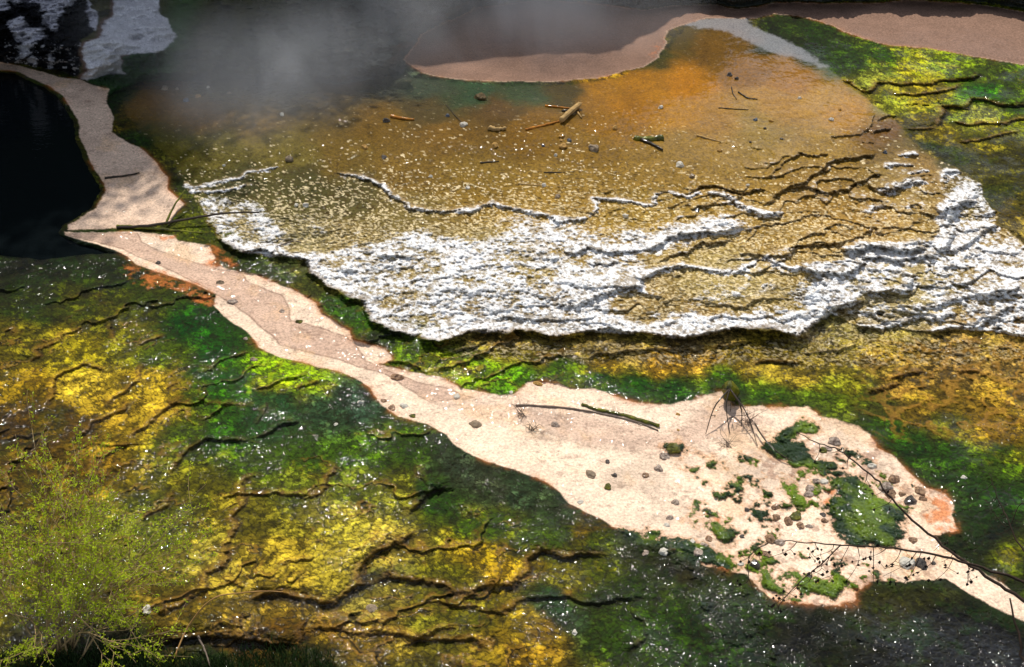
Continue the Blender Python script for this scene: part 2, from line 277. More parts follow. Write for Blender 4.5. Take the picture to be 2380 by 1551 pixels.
# colour survey of wet mats and flats: x, y, r, g, b
S = np.array([
30,620,20,30,15, 120,600,15,25,12, 250,620,30,45,15, 60,700,60,65,10, 200,720,95,90,15, 330,700,60,75,15, 40,800,120,100,20, 150,820,150,125,20,
300,780,130,115,20, 380,820,100,110,20, 440,760,20,70,15, 500,800,20,75,15, 480,880,30,85,15, 560,900,40,90,20, 645,872,105,155,15, 700,885,110,155,20,
350,880,165,125,30, 200,900,185,145,45, 250,960,175,130,35, 60,900,150,110,20, 40,980,90,60,10, 130,1000,110,75,15, 330,960,170,130,35, 400,1000,60,85,15,
520,1000,35,80,15, 640,960,35,75,40, 750,950,40,70,45, 820,930,35,60,45, 620,1080,60,90,15, 760,1060,60,100,20, 880,1040,60,100,20, 950,1060,45,75,30,
1050,1080,50,70,50, 700,1140,110,110,30, 850,1120,120,120,30, 930,1150,150,135,40, 1000,1150,40,80,20, 1120,1120,50,65,45, 1200,1130,45,70,45,
1260,1170,50,70,45, 1100,1200,60,95,20, 1250,1240,60,90,20, 1350,1230,120,85,20, 1380,1260,60,85,20, 1100,1280,170,130,20, 1180,1320,190,140,30,
1050,1340,130,115,20, 880,1250,185,150,60, 800,1220,170,145,50, 700,1250,140,120,35, 600,1200,130,110,30, 450,1150,120,105,25, 200,1080,130,90,20,
60,1080,110,80,20, 300,1200,110,105,30, 450,1300,150,125,50, 550,1350,150,120,45, 650,1300,165,130,40, 760,1300,165,135,45, 900,1320,110,100,45,
900,1400,150,125,60, 900,1450,160,125,50, 1000,1450,130,115,30, 600,1420,140,105,35, 650,1480,120,75,20, 450,1420,120,90,30, 820,1490,150,110,35,
1100,1420,110,105,20, 1150,1470,160,120,30, 1230,1490,170,120,30, 1300,1400,40,75,40, 1350,1450,45,70,40, 1450,1400,40,60,30, 1450,1480,50,80,25,
1400,1330,70,90,30, 1330,1350,140,120,25, 1600,1350,60,50,30, 1650,1400,45,60,25, 1600,1450,40,70,20, 1720,1450,40,65,20, 1700,1520,35,65,30,
1850,1450,40,40,30, 1950,1480,45,50,25, 2050,1420,80,70,25, 2100,1400,70,65,25, 2150,1440,35,35,25, 2250,1450,22,22,18, 2330,1500,15,18,15,
2100,1520,25,30,20, 1500,1280,60,60,30, 1560,1320,60,55,40, 200,1540,20,25,20, 500,1535,25,30,25, 700,1530,70,60,20, 100,1480,60,50,20, 900,1600,60,55,20,
2000,940,90,85,30, 2100,900,160,115,50, 2200,850,165,120,65, 2320,830,170,125,70, 2300,950,180,130,45, 2150,960,150,110,35, 2200,1010,110,100,30,
2330,1010,180,130,30, 2050,1000,40,80,15, 2120,1040,30,70,12, 2200,1060,40,80,12, 2320,1070,60,95,15, 2250,1150,35,70,12, 2330,1150,30,65,15,
2300,1230,20,35,20, 2350,1290,80,100,15, 2260,1260,20,30,20, 2370,1340,40,55,15, 1800,910,50,90,15, 1900,900,100,115,20, 1960,920,110,115,15,
1700,880,40,75,15, 1600,900,25,65,12, 1500,890,30,75,12, 1400,890,35,75,12, 1300,870,55,90,20, 1200,890,60,110,15, 1100,870,80,120,20,
1030,860,120,120,25, 960,830,70,105,15, 900,790,40,60,15, 1150,830,130,110,30, 1250,840,130,105,30, 1400,850,150,110,30, 1550,840,165,115,35,
1650,840,170,120,45, 1750,840,130,100,30, 1850,850,140,110,40, 1900,800,150,120,60, 1960,760,155,130,75, 1300,800,150,115,70, 1450,800,155,120,75,
1150,805,150,115,65, 1650,800,150,115,75, 2050,820,160,120,55, 850,740,50,100,15, 780,710,45,90,15, 700,660,100,100,45, 650,640,100,105,60,
600,610,60,80,30, 560,590,50,60,20, 470,545,60,80,10, 440,520,90,110,10, 400,480,40,50,15, 400,430,45,55,25, 330,330,25,50,22, 270,230,20,45,18,
1800,80,30,48,26, 1900,110,28,50,22, 1960,140,40,70,15, 2050,140,50,90,15, 2120,165,160,150,15, 2200,160,130,140,15, 2300,170,60,85,30, 2050,180,100,120,40,
2150,215,150,125,20, 2100,240,150,145,40, 2250,230,60,110,30, 2280,210,40,110,20, 2360,220,60,90,30, 2350,250,50,90,20, 2200,260,120,125,30,
2260,270,110,130,40, 2350,270,90,110,20, 2130,290,110,90,20, 2200,310,130,105,25, 2300,320,110,95,20, 2350,370,80,70,20, 2200,350,60,65,25,
2300,430,90,80,20, 2360,480,110,85,20, 2370,560,140,110,60, 350,230,120,82,24, 320,260,110,80,24, 450,260,135,95,36, 600,280,130,100,45,
400,340,105,95,30, 500,350,125,110,55, 650,350,135,115,55, 480,200,90,78,28, 640,210,70,62,38, 800,230,100,80,45, 900,200,50,66,60, 1000,205,48,70,58,
1100,210,38,70,48, 1200,210,45,70,44, 1000,240,90,72,40, 1150,250,100,72,34, 1300,220,80,66,28, 900,290,125,92,34, 1050,320,132,95,38, 1250,290,135,95,32,
1400,200,170,115,20, 1500,200,178,118,18, 1450,240,170,112,20, 1580,190,190,122,20, 1580,260,190,132,40, 1640,290,176,126,52, 1400,270,160,110,35,
1350,330,150,110,45, 1500,130,50,60,25, 1600,90,90,72,24, 1650,120,118,82,28, 1750,150,145,98,36, 1850,180,170,115,45, 1800,230,180,130,60,
1900,230,190,140,65, 1950,260,190,135,60, 1750,300,165,130,65, 1900,320,170,130,65, 800,350,130,100,42, 950,400,140,105,50, 700,430,80,74,42,
800,460,90,80,48, 560,430,76,74,48, 640,470,105,95,62, 900,500,130,110,70, 1100,420,150,115,55, 1300,440,170,130,65, 1500,400,165,125,60,
1700,400,170,130,65, 1600,340,165,125,60, 1500,480,165,130,65, 1900,430,165,125,65, 1800,550,165,130,75, 2000,500,165,125,65, 1700,650,175,150,105,
2100,450,170,135,80, 700,560,170,150,115, 2100,700,170,150,110, 2050,740,120,105,75, 2070,300,130,90,50, 2150,400,170,130,80,
800,560,160,135,95, 900,620,160,135,95, 800,640,158,132,90, 1000,700,160,135,95, 900,720,158,132,90, 1100,740,160,130,85, 1300,740,160,130,85, 1500,740,160,130,85, 600,540,150,130,95, 560,520,150,130,95, 640,560,150,130,95, 1200,600,165,140,95, 1300,520,165,130,75, 0,1400,110,95,25, 0,1250,110,85,25, -300,1000,100,80,20, -300,1500,60,60,20, 2700,1000,90,90,25, 2700,500,110,90,30, 2700,1300,40,60,15, 2700,250,60,90,25, -200,650,18,26,12,
], np.float32).reshape(-1, 5)
def lin(c):
    c = np.asarray(c, np.float32) / 255.0
    return np.where(c <= 0.04045, c / 12.92, ((c + 0.055) / 1.055) ** 2.4)
def C3(*c): return lin(np.array(c, np.float32))
gm_ = S[:, 3] > S[:, 2] * 1.15; S[:, 4] *= np.where(gm_ & (S[:, 4] < 31), .3, np.where(gm_, .9, .8)); S[:, 2] *= np.where(gm_, 1.25, 1); SL = lin(S[:, 2:5]) * np.where(gm_, 1.1, .86)[:, None]
Uc = np.arange(-460, 2860, 12.0); Vc = np.arange(-200, 1820, 12.0)
uc, vc = np.meshgrid(Uc, Vc); acc = np.zeros(uc.shape + (3,), np.float64); ws = np.zeros(uc.shape)
for i in range(len(S)):
    d2 = ((uc - S[i, 0]) * 0.8) ** 2 + ((vc - S[i, 1]) * 1.15) ** 2 + 60
    ww = 1.0 / d2 ** 2.4 * 1e9
    acc += ww[..., None] * SL[i]; ws += ww
acc /= ws[..., None]
pxm = (F / np.sqrt(X0 ** 2 + Y0 ** 2 + CAM_H ** 2)).astype(np.float32)
wu = (fbm(1.1, 6, 5, .62) * 0.42) * pxm; wv = (fbm(1.1, 6, 6, .62) * 0.42) * pxm * 0.6
fu = np.clip((UU + wu - Uc[0]) / 12.0, 0, len(Uc) - 1.01); fv = np.clip((VV + wv - Vc[0]) / 12.0, 0, len(Vc) - 1.01)
iu = fu.astype(int); iv = fv.astype(int); tu = (fu - iu)[..., None]; tv = (fv - iv)[..., None]
col = ((acc[iv, iu] * (1 - tu) + acc[iv, iu + 1] * tu) * (1 - tv) + (acc[iv + 1, iu] * (1 - tu) + acc[iv + 1, iu + 1] * tu) * tv).astype(np.float32)
del wu, wv, fu, fv, tu, tv, iu, iv
def mixc(mask, c):
    global col
    col = col * (1 - mask[..., None]) + np.asarray(c, np.float32) * mask[..., None]

# ------------------------------------------------------------------ regions
sU = poly(P_STREAM_UP, .6, True); sL = poly(P_STREAM, .9, True); sPd = poly(P_POND, .6, True)
isle = np.full(X0.shape, -.6, np.float32)
for p in P_ISLES: isle = np.maximum(isle, poly(p, .3))
isle += fbm(.16, 6, 16, .75) * .17 + .015
isle = np.maximum(isle, (fbm(.20, 5, 17, .62) - .30) * .35 * ss(1480, 1700, UU) * (1 - ss(2100, 2250, UU)) * ss(1010, 1080, VV) - .2 * (1 - ss(1000, 1080, VV)) - .2 * (1 - ss(1450, 1650, UU)) - .3 * ss(2080, 2250, UU))
stream = np.maximum(np.maximum(sU, sL), sPd)
terr = poly(P_TERR, 1.5); hill = poly(P_HILL, 1.5); pool = poly(P_POOL, .8, True)
grey = poly(P_GREY, .3); black = poly(P_BLACK, .3); silver = poly(P_SILVER, .3); gcl = poly(P_GREENCL, .3)
spl = np.full(X0.shape, -.3, np.float32)
for p in P_WSPL: spl = np.maximum(spl, poly(p, .3))
orange = np.full(X0.shape, -.3, np.float32)
for p in P_ORANGE: orange = np.maximum(orange, poly(p, .3))
n_m = fbm(.35, 5, 8, .6); n_f = fbm(.07, 4, 9, .6); n_c = fbm(2.2, 4, 10); n_x = fbm(.09, 4, 14, .6, ax=2.0)
tmask = ss(-.02, .05, terr)
smask = ss(-.015, .015, stream) * (1 - ss(-.02, .02, isle))
hmask = ss(-.02, .03, hill) * (1 - smask)

# ------------------------------------------------------------------ terrain height
H = n_c * 0.05 + n_m * 0.02
H += 0.22 * ss(0, 1.5, terr) + 0.10 * ss(-1.0, 0.1, terr)
H += -0.015 * ss(-.10, .06, stream) - 0.03 * ss(.05, .8, stream)
H += ss(-.03, .12, isle) * (.035 + .03 * n_m)
H *= (1 - ss(-.1, .1, pool) * 0.9)
H -= ss(-.05, .35, pool) * 0.35
flatz = ss(0.05, .3, sPd); H = H * (1 - .8 * flatz)
# mats: plates with wet seams between them
matz = (1 - tmask) * (1 - smask) * (1 - hmask)
d1, d2, rid = vor(.075, 3, XW, YW, 1.6)
plate = ss(0.02, .2, d2 - d1)
H += matz * (plate * .006 + (rid - .5) * .006 + n_f * .006)
shag = np.abs(fbm(.13, 4, 21, .6)) ; H -= matz * shag * .012
# white crust cover
crust = np.zeros(X0.shape, np.float32)
crn = fbm(.3, 5, 12, .65); crf = fbm(.05, 3, 13, .6)
for p, soft, amt in P_W:
    d = poly(p, max(soft, .3))
    crust = np.maximum(crust, amt * ss(-soft, soft * .8, d))
crust *= tmask
edgec = ss(.0, .04, terr) * (1 - ss(.06, .35, terr)) * ss(560, 700, VV) * .0
ledge_face = np.zeros(X0.shape, np.float32); lip = np.zeros(X0.shape, np.float32); wetface = np.zeros(X0.shape, np.float32); brownlip = np.zeros(X0.shape, np.float32)
foot = np.zeros(X0.shape, np.float32)
for c, r, pts, A, kind in LEDGES:
    p = T(c, r, *pts)
    R1 = 0.16 + A * 2.2
    s_, d, al, tot = line_dist(p, R1 * 2.2)
    jit = (crf[s_] * .04 + crn[s_] * .06) if kind in 'WR' else (n_m[s_] * .03 + crf[s_] * .022)
    d = d + jit
    te_ = min(.25, .22 / tot + .03) if kind == 'A' else min(.15, .09 / tot + .01); tap = ss(0, te_, al) * ss(0, te_, 1 - al)
    A = A * .72 if kind == 'G' else A
    A_ = A * tap * (0.75 + .5 * (.5 + .5 * n_m[s_]))
    wdt = (.8 * A + .010) if kind == 'A' else (0.42 * A + .010)
    if kind == 'A': A_ = A_ * 1.25
    up = np.exp(-np.clip(d, 0, 9) / R1) ; dn = np.exp(-np.clip(-d, 0, 9) / (R1 * .9))
    st = ss(-wdt, wdt * 1.6, d) if kind == 'A' else ss(-wdt, wdt * .6, d)
    inw = (np.abs(d) < R1 * 2.2)
    fade = 1 - ss(R1 * 1.4, R1 * 2.15, np.abs(d))
    H[s_] += (A_ * (st * up * .62 - (1 - st) * dn * .38)) * fade * inw
    rimb = np.exp(-((d - .02) / (.02 + .12 * A)) ** 2) * tap
    H[s_] += rimb * (A * .12 + .006)
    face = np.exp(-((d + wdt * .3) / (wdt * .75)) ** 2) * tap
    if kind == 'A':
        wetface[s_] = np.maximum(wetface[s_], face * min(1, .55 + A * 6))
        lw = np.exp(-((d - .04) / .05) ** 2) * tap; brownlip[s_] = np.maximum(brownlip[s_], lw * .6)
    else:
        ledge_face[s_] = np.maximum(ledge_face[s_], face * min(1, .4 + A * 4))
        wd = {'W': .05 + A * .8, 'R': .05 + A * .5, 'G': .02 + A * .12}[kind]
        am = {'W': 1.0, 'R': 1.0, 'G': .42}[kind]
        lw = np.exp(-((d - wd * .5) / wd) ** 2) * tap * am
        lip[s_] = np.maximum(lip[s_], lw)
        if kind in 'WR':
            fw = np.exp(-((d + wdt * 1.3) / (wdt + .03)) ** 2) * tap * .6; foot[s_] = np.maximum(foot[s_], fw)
crustn = np.clip(crust, 0, 1)
zr = tmask * np.maximum(crustn * .35, ss(1350, 1750, UU) * ss(380, 520, VV + .15 * (1900 - UU)) * .8)
def rims(sp, A, wv, sd, w_, msk, lw=.8):
    global H, lip, ledge_face
    q = -YW / sp + wv * fbm(sp * 3.2, 5, sd, .6) + .35 * XW / sp * .3; f = q - np.floor(q)
    on = msk * ss(-.25, .15, fbm(sp * 2.2, 3, sd + 1))
    H += A * on * (f ** 1.6 - ss(1 - w_, 1, f))
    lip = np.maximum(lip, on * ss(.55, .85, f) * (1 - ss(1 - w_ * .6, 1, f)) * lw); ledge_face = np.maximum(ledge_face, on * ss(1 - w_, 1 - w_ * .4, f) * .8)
rims(.62, .06, 2.3, 130, .10, zr, .5)
rims(.95, .055, 3.2, 138, .05, tmask * ss(1250, 1500, UU) * ss(330, 430, VV + .1 * (2000 - UU)), .42); rims(.20, .012, 1.6, 134, .22, tmask * np.maximum(crustn * .6, zr * .5), .35)
e1, e2, er = vor(.085, 31, XW, YW, 1.7)
g1, g2, gr = vor(.040, 41, XW, YW, 1.5)
white = ss(.36, .68, crustn * np.where(UU < 1500, .60, .50) + lip * .66 + foot * .22 + .40 * crn + .20 * crf + .24 * n_x + .26 * (gr - .5) + .10 * n_f)
white *= np.clip(crustn + lip + foot, 0, 1) ** .5
# popcorn relief of crust and pebbled flats
pop = (1 - np.clip(e1, 0, 1)) * .5 + (1 - np.clip(g1, 0, 1)) * .25
rough_w = np.clip(crustn * .9 + lip, 0, 1) * tmask
H += rough_w * ((pop - .35) * .045 + n_x * .016 + crn * .02 + crf * .018)
shelf = ss(-.1, .12, poly(P_SHELF, .5) + .12 * n_m) * (1 - tmask)
gran = tmask * (.25 + .75 * ss(230, 480, VV + n_c * 60)) * (1 - .4 * rough_w) + shelf * .6
H += gran * ((1 - np.clip(g1, 0, 1)) * (gr > .3) * .016 + n_f * .003)
# orange rilled mat at far right
ril = (1 - np.abs(fbm(.28, 3, 51, .5))) ** 5
rz = matz * ss(1950, 2100, UU) * ss(770, 800, VV) * (1 - ss(980, 1040, VV))
H += rz * ril * .028
# stream bed
H += smask * (n_m * .006 + n_f * .003)
# rim of silica along the stream banks
H += .006 * np.exp(-((stream - .01) / .03) ** 2) * (sL > -.5)
# hill, rising away from the water
hr = np.clip((190 - VV) / 190.0, -1, 3)
hillh = hmask * (ss(0, .5, hill) * .25 + np.clip(hill, 0, 1.5) * .28 + np.clip(hr, 0, 1.1) ** 1.2 * .45 * ss(1300, 700, UU)) 
hillh *= (1 + .25 * fbm(1.4, 4, 61)); 
hn = fbm(.6, 5, 62, .6)
H += hillh + hmask * hn * .16 * ss(0, .4, hill) 
crag = np.abs(fbm(.5, 5, 63, .65)); H -= hmask * ss(-.05, .05, black) * crag * .35
H += ss(-.02, .06, gcl) * (.08 + .08 * np.abs(fbm(.12, 3, 64)))
H = H.astype(np.float32)

lum0 = col @ np.array([.3, .6, .1], np.float32)
def mat_rims(sp, A, wv, sd, w_, msk, ang):
    global H, wetface, brownlip
    q = (math.sin(ang) * XW - math.cos(ang) * YW) / sp + wv * fbm(sp * 1.6, 5, sd, .6); f = q - np.floor(q)
    on = msk * ss(.0, .25, fbm(sp * 1.5, 3, sd + 1))
    H += A * on * (f ** 2.2 - ss(1 - w_, 1, f))
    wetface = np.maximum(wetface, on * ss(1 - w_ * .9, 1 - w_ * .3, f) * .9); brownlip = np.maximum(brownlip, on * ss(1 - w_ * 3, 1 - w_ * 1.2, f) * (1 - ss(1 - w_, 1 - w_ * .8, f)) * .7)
    brownlip = np.maximum(brownlip, on * (1 - ss(0, .05, f)) * .4)
lz_ = matz * ss(1380, 1250, UU) * ss(600, 680, VV)
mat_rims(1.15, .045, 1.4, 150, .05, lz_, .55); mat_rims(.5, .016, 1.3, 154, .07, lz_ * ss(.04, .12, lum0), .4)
H = H.astype(np.float32)

# ------------------------------------------------------------------ ground colour
mot = fbm(.16, 5, 71, .65)
col *= (1 - .10 * matz * ss(540, 620, VV))[..., None]; col[..., 0] *= 1 - .17 * matz; col[..., 1] *= 1 - .02 * matz
col *= np.array([.93, .97, 1.08], np.float32) ** (tmask * ss(250, 400, VV))[..., None]
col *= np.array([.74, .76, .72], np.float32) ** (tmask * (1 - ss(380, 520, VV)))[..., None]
col *= (1 - .45 * matz * ss(1480, 1650, UU) * ss(1370, 1440, VV))[..., None]; col *= (1 + .22 * matz * ss(1000, 700, UU) * ss(700, 800, VV))[..., None]; col *= (1 + .55 * matz * ss(850, 950, UU) * ss(800, 840, VV) * (1 - ss(960, 1040, VV)) * (1 - shelf) * ss(2080, 1900, UU))[..., None]
mot2 = fbm(.5, 5, 72, .6)
col *= (1 + matz * .55 * mot)[..., None]
lum = col @ np.array([.3, .6, .1], np.float32)
# dried pale plates on the mats
yel = matz * ss(.05, .13, lum) * ss(.12, .34, mot2 + .3 * mot)
mixc(yel * .3, C3(176, 150, 36))
cr1 = fbm(.11, 6, 73, .7); cr2 = fbm(.32, 6, 74, .7)
crisp = ss(.02, .09, cr2 + .45 * cr1 + .35 * ss(.05, .25, lum) - .22)          # crusts with sharp edges
col *= (1 + matz * (crisp - .45) * .9)[..., None]
edge_ = np.exp(-((cr2 + .45 * cr1 + .35 * ss(.05, .25, lum) - .24) / .025) ** 2) * ss(.3, -.2, cr1); mixc(matz * edge_ * .5, C3(30, 26, 12))
col *= (1 + matz * ss(.1, .5, np.abs(cr1)) * np.sign(cr1) * .5)[..., None]
grn = matz * ss(.0, .3, -mot2 + .25 * mot) * ss(.16, .03, lum * (1 - ss(1000, 0, UU) * .3))
mixc(grn * .35, C3(35, 62, 10))
col *= (1 + matz * (.55 * (rid - .5) + .35 * (gr - .5) * (1 - shelf)))[..., None]
drk = matz * (1 - plate) * .7 + matz * ss(.4, .8, g1) * .25 + matz * ss(.35, .75, shag * 2) * .25
mixc(np.clip(drk, 0, .8), C3(28, 26, 10))
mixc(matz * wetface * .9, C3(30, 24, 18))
mixc(matz * brownlip * .45 * ss(.04, .12, lum), C3(170, 120, 45))
mixc(rz * ss(.3, .7, ril) * .4, C3(168, 122, 48))
# tan flats: grains and sinter chips
vgr = gr; dark_gap = ss(.45, .75, g1)
tflat = np.maximum(tmask * (1 - white), shelf)
mixc(tflat * gran * dark_gap * .75, C3(60, 42, 18))
chipd = np.clip(.06 + .8 * ss(370, 560, VV + 40 * n_c) + .3 * crustn, 0, .95)
chip = (vgr > (1 - chipd * .75)) * (1 - ss(.34, .50, g1 + .25 * n_f)) * ss(.15, .6, gran) * (.45 + .55 * er)
mixc(tflat * lip * .5, C3(206, 176, 130)); mixc(tflat * chip * (.85 - .5 * shelf), C3(228, 208, 164))
col *= (1 + tflat * (.28 * n_f + .22 * n_m))[..., None]
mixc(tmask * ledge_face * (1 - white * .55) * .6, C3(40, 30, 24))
wcol = C3(230, 227, 224) * (1 + .16 * crf + .10 * n_m)[..., None]
gap = ss(.05, -.26, .8 * crf + .25 * n_x + .45 * crn - .35 * (g1 - .35) + .35 * n_f) * .72
wcol = wcol * (1 - gap[..., None]) + C3(128, 112, 84) * gap[..., None]
mixc(white * tmask, wcol)
under = tmask * ss(.10, .0, terr) * ss(400, 560, VV) * (UU < 1900); mixc(under * .7 * (.5 + .5 * (crn > -.1)), C3(92, 60, 25))
sv = ss(-.08, .06, silver + n_f * .08 + n_m * .10); mixc(sv * .6, C3(140, 140, 144))
# hill colours
hb = C3(60, 58, 30) * (1 + .5 * fbm(.3, 5, 81, .6))[..., None] + 0 * col
hb2 = C3(46, 50, 46); t_ = ss(500, 900, UU)[..., None]
hb = hb * (1 - t_) + hb2 * t_
gstrip = ss(0, 1, 1 - np.abs(UU - (430 - VV * .3)) / 70)[..., None]; hb = hb * (1 - gstrip) + C3(45, 72, 25) * gstrip
mixc(hmask, hb)
mixc(hmask * ss(-.02, .02, black), C3(17, 17, 20) * 1.0)
sp2 = ss(-.03, .04, spl + n_m * .10 + n_f * .05) * ss(-.02, .02, black + .05)
mixc(hmask * sp2, C3(186, 184, 190))
bsp = hmask * ss(-.02, .02, black) * ss(.18, .3, fbm(.12, 4, 83, .7) * ss(60, 130, VV)); mixc(bsp, C3(170, 168, 170))
mixc(ss(-.03, .02, grey) * hmask, C3(190, 188, 190) * (1 + .15 * n_f)[..., None])
mixc(hmask * np.exp(-((grey + .03) / .05) ** 2) * (UU < 300) * .6, C3(110, 80, 72))
mixc(ss(-.03, .02, gcl), C3(26, 52, 18) * (1 + .5 * mot)[..., None])
# stream colours
cream = C3(224, 198, 172) * (1 + .13 * n_m + .07 * n_f)[..., None]
cream *= (1 - .22 * ss(.0, .4, fbm(.8, 5, 170, .65)))[..., None]
silt = C3(176, 144, 124) * (1 + .10 * n_m + .07 * n_f)[..., None]
br = ss(-.03, .03, poly(P_BROWN, .3, True) + .02 * n_f); br = np.maximum(br, ss(-.10, .12, poly(P_BROWN2, .3, True) + .12 * n_m) * .75)
br = np.maximum(br, ss(-.2, .2, poly(P_BROWN3, .3) + .15 * n_m) * .6)
br = np.maximum(br, (sU > -.05) * .55)
pb_ = poly(P_BROWN, .3, True) + .03 * n_m; pb2 = poly(P_BROWN2, .3, True) + .12 * n_m
br = br * .72
sc = cream * (1 - br[..., None]) + silt * br[..., None]
bl_ = (np.exp(-(pb_ / .014) ** 2) * .6 + np.exp(-((pb2 + .02) / .02) ** 2) * .2)[..., None]; sc = sc * (1 - bl_) + C3(92, 62, 48) * bl_
swirl = ss(.1, .5, fbm(.6, 5, 91, .6, XW, YW + XW * .35)); sc = sc * (1 - .35 * swirl[..., None]) + C3(212, 170, 120) * .35 * swirl[..., None]
pk = ss(-.05, .05, sPd)[..., None]; sc = sc * (1 - pk) + C3(128, 101, 85) * (1 + .12 * n_m)[..., None] * pk
eo = np.exp(-np.clip(stream + .02 * n_f, 0, 1) / .055) * (.15 + .85 * ss(-.1, .4, n_c + n_m)); eo = np.clip(eo, 0, 1) * np.where(sPd > -.05, .5, 1)
up_ = np.where(sU > -.05, .5, 1.0)
sc = sc * (1 - .75 * (eo * up_)[..., None]) + C3(176, 108, 56) * .75 * (eo * up_)[..., None]
frn = np.exp(-((isle + .03) / .035) ** 2)[..., None] * .5; sc = sc * (1 - frn) + C3(176, 120, 72) * frn
rub = ss(-.25, .1, poly(P_ISLES[2], .6)) * 0
pits = ss(.22, .42, fbm(.16, 4, 95, .6) * ss(.25, -.25, np.abs(UU - 1960) / 400 - .6) * (VV > 1000)); sc = sc * (1 - .6 * pits[..., None]) + C3(140, 105, 85) * .6 * pits[..., None]
lines = ss(.975, 1.0, 1 - np.abs(fbm(.3, 5, 96, .62, XW, YW, ax=1.8))) * ss(-.1, .3, fbm(.5, 3, 97)) * 2; lines = np.clip(lines, 0, 1); sc = sc * (1 - .4 * lines[..., None]) + C3(96, 72, 56) * .4 * lines[..., None]
fl_ = ss(.34, .5, fbm(.09, 4, 98, .7, ax=2.2)); sc = sc * (1 - .4 * fl_[..., None]) + C3(120, 92, 76) * .4 * fl_[..., None]; sc = sc * (1 + .10 * n_x + .12 * fbm(.7, 5, 99, .65))[..., None]
mixc(smask, sc)
ob = ss(-.04, .09, orange + n_f * .10 + .10 * n_m) * ss(-.35, .25, mot + .4 * n_f); mixc(ob * .8, C3(186, 106, 52) * (1 + .4 * mot)[..., None])
im = ss(-.02, .02, isle) * (ss(-.1, 0, sL)); mixc(np.exp(-((isle - .01) / .02) ** 2) * .6 * (sL > 0), C3(60, 44, 28))
mixc(im, (C3(84, 104, 16) * (1 + .8 * mot)[..., None]) * ss(.12, -.35, mot2 + .4 * mot)[..., None] + C3(30, 46, 18) * (1 - ss(.12, -.35, mot2 + .4 * mot))[..., None])
# darker waterlogged margin of the mats beside the stream
mg = matz * np.exp(-np.clip(-stream, 0, 1) / .12) * (VV > 540) * (stream < .03) * .6; mixc(mg, C3(30, 40, 24))
mixc(matz * (stream < .03) * np.exp(-np.clip(-stream + .02 * n_f, 0, 1) / .03) * ss(-.25, .25, n_c + n_m) * .8, C3(150, 88, 44))
mixc(ss(.0, .3, pool), C3(14, 16, 15))
col = np.clip(col * 1.05, .004, .82)
# ------------------------------------------------------------------ wetness
glz = ss(.05, .30, fbm(.7, 4, 160, .6) + .35 * n_m + .25 * (1 - plate)); wet = im * .5 + matz * glz * .5
wet = np.maximum(wet, tmask * (1 - ss(230, 520, VV + n_c * 60)) * .7 + tmask * .06)
wet *= (1 - white * .95) ; wet = np.where(smask > .5, .16 + .2 * br, wet)
wet = np.where(hmask > .5, .25 + .5 * ss(420, 700, UU), wet); wet = np.clip(wet * (1 - sv * .8) * (1 - ss(0, .02, grey)), 0, 1)
brk = np.clip(wetface * 1.0 + .35 * np.exp(-np.clip(-stream, 0, 1) / .25) * matz + .3 * ss(.15, .5, mot) * matz, 0, 1)   # choppy flow
brk = np.maximum(brk, ss(270, 200, VV) * tmask * .9 * ss(1500, 1250, UU))
clus = ss(.12, .36, fbm(.9, 4, 120, .6) + .25 * fbm(.15, 3, 121))
brk *= .12 + .9 * clus
lipw = np.zeros(X0.shape, np.float32); lipw = np.maximum(lipw, brownlip); brk = np.maximum(brk, lipw * ss(-.35, .1, n_f + mot) * 1.4)
brk = np.maximum(brk, .55 * matz * ss(.1, .35, fbm(.6, 4, 123, .6) + .2 * n_f) * ss(1250, 1420, VV) * ss(1200, 1500, UU) * .75)

wet = np.clip(wet + matz * brk * .9, 0, 1); brk = np.maximum(brk, matz * glz * .45)
# ------------------------------------------------------------------ build terrain meshes
k = (CAM_H - H) / CAM_H
PX = X0 * k; PY = Y0 * k; PZ = H
def ground_at(u, v, lift=0.0):
    j = int(round((u - U[0]) / 2)); i = int(round((v - V[0]) / 2))
    i = min(max(i, 0), NV - 1); j = min(max(j, 0), NU - 1)
    return Vector((float(PX[i, j]), float(PY[i, j]), float(PZ[i, j]) + lift))
def ppm(u, v):
    p = ground_at(u, v); return F / math.sqrt(p.x ** 2 + p.y ** 2 + (CAM_H - p.z) ** 2)
def at_dist(u, v, dist):
    x, y, z = ray(u, v); n = math.sqrt(x * x + y * y + z * z)
    return Vector((float(x) / n * dist, float(y) / n * dist, CAM_H + float(z) / n * dist))

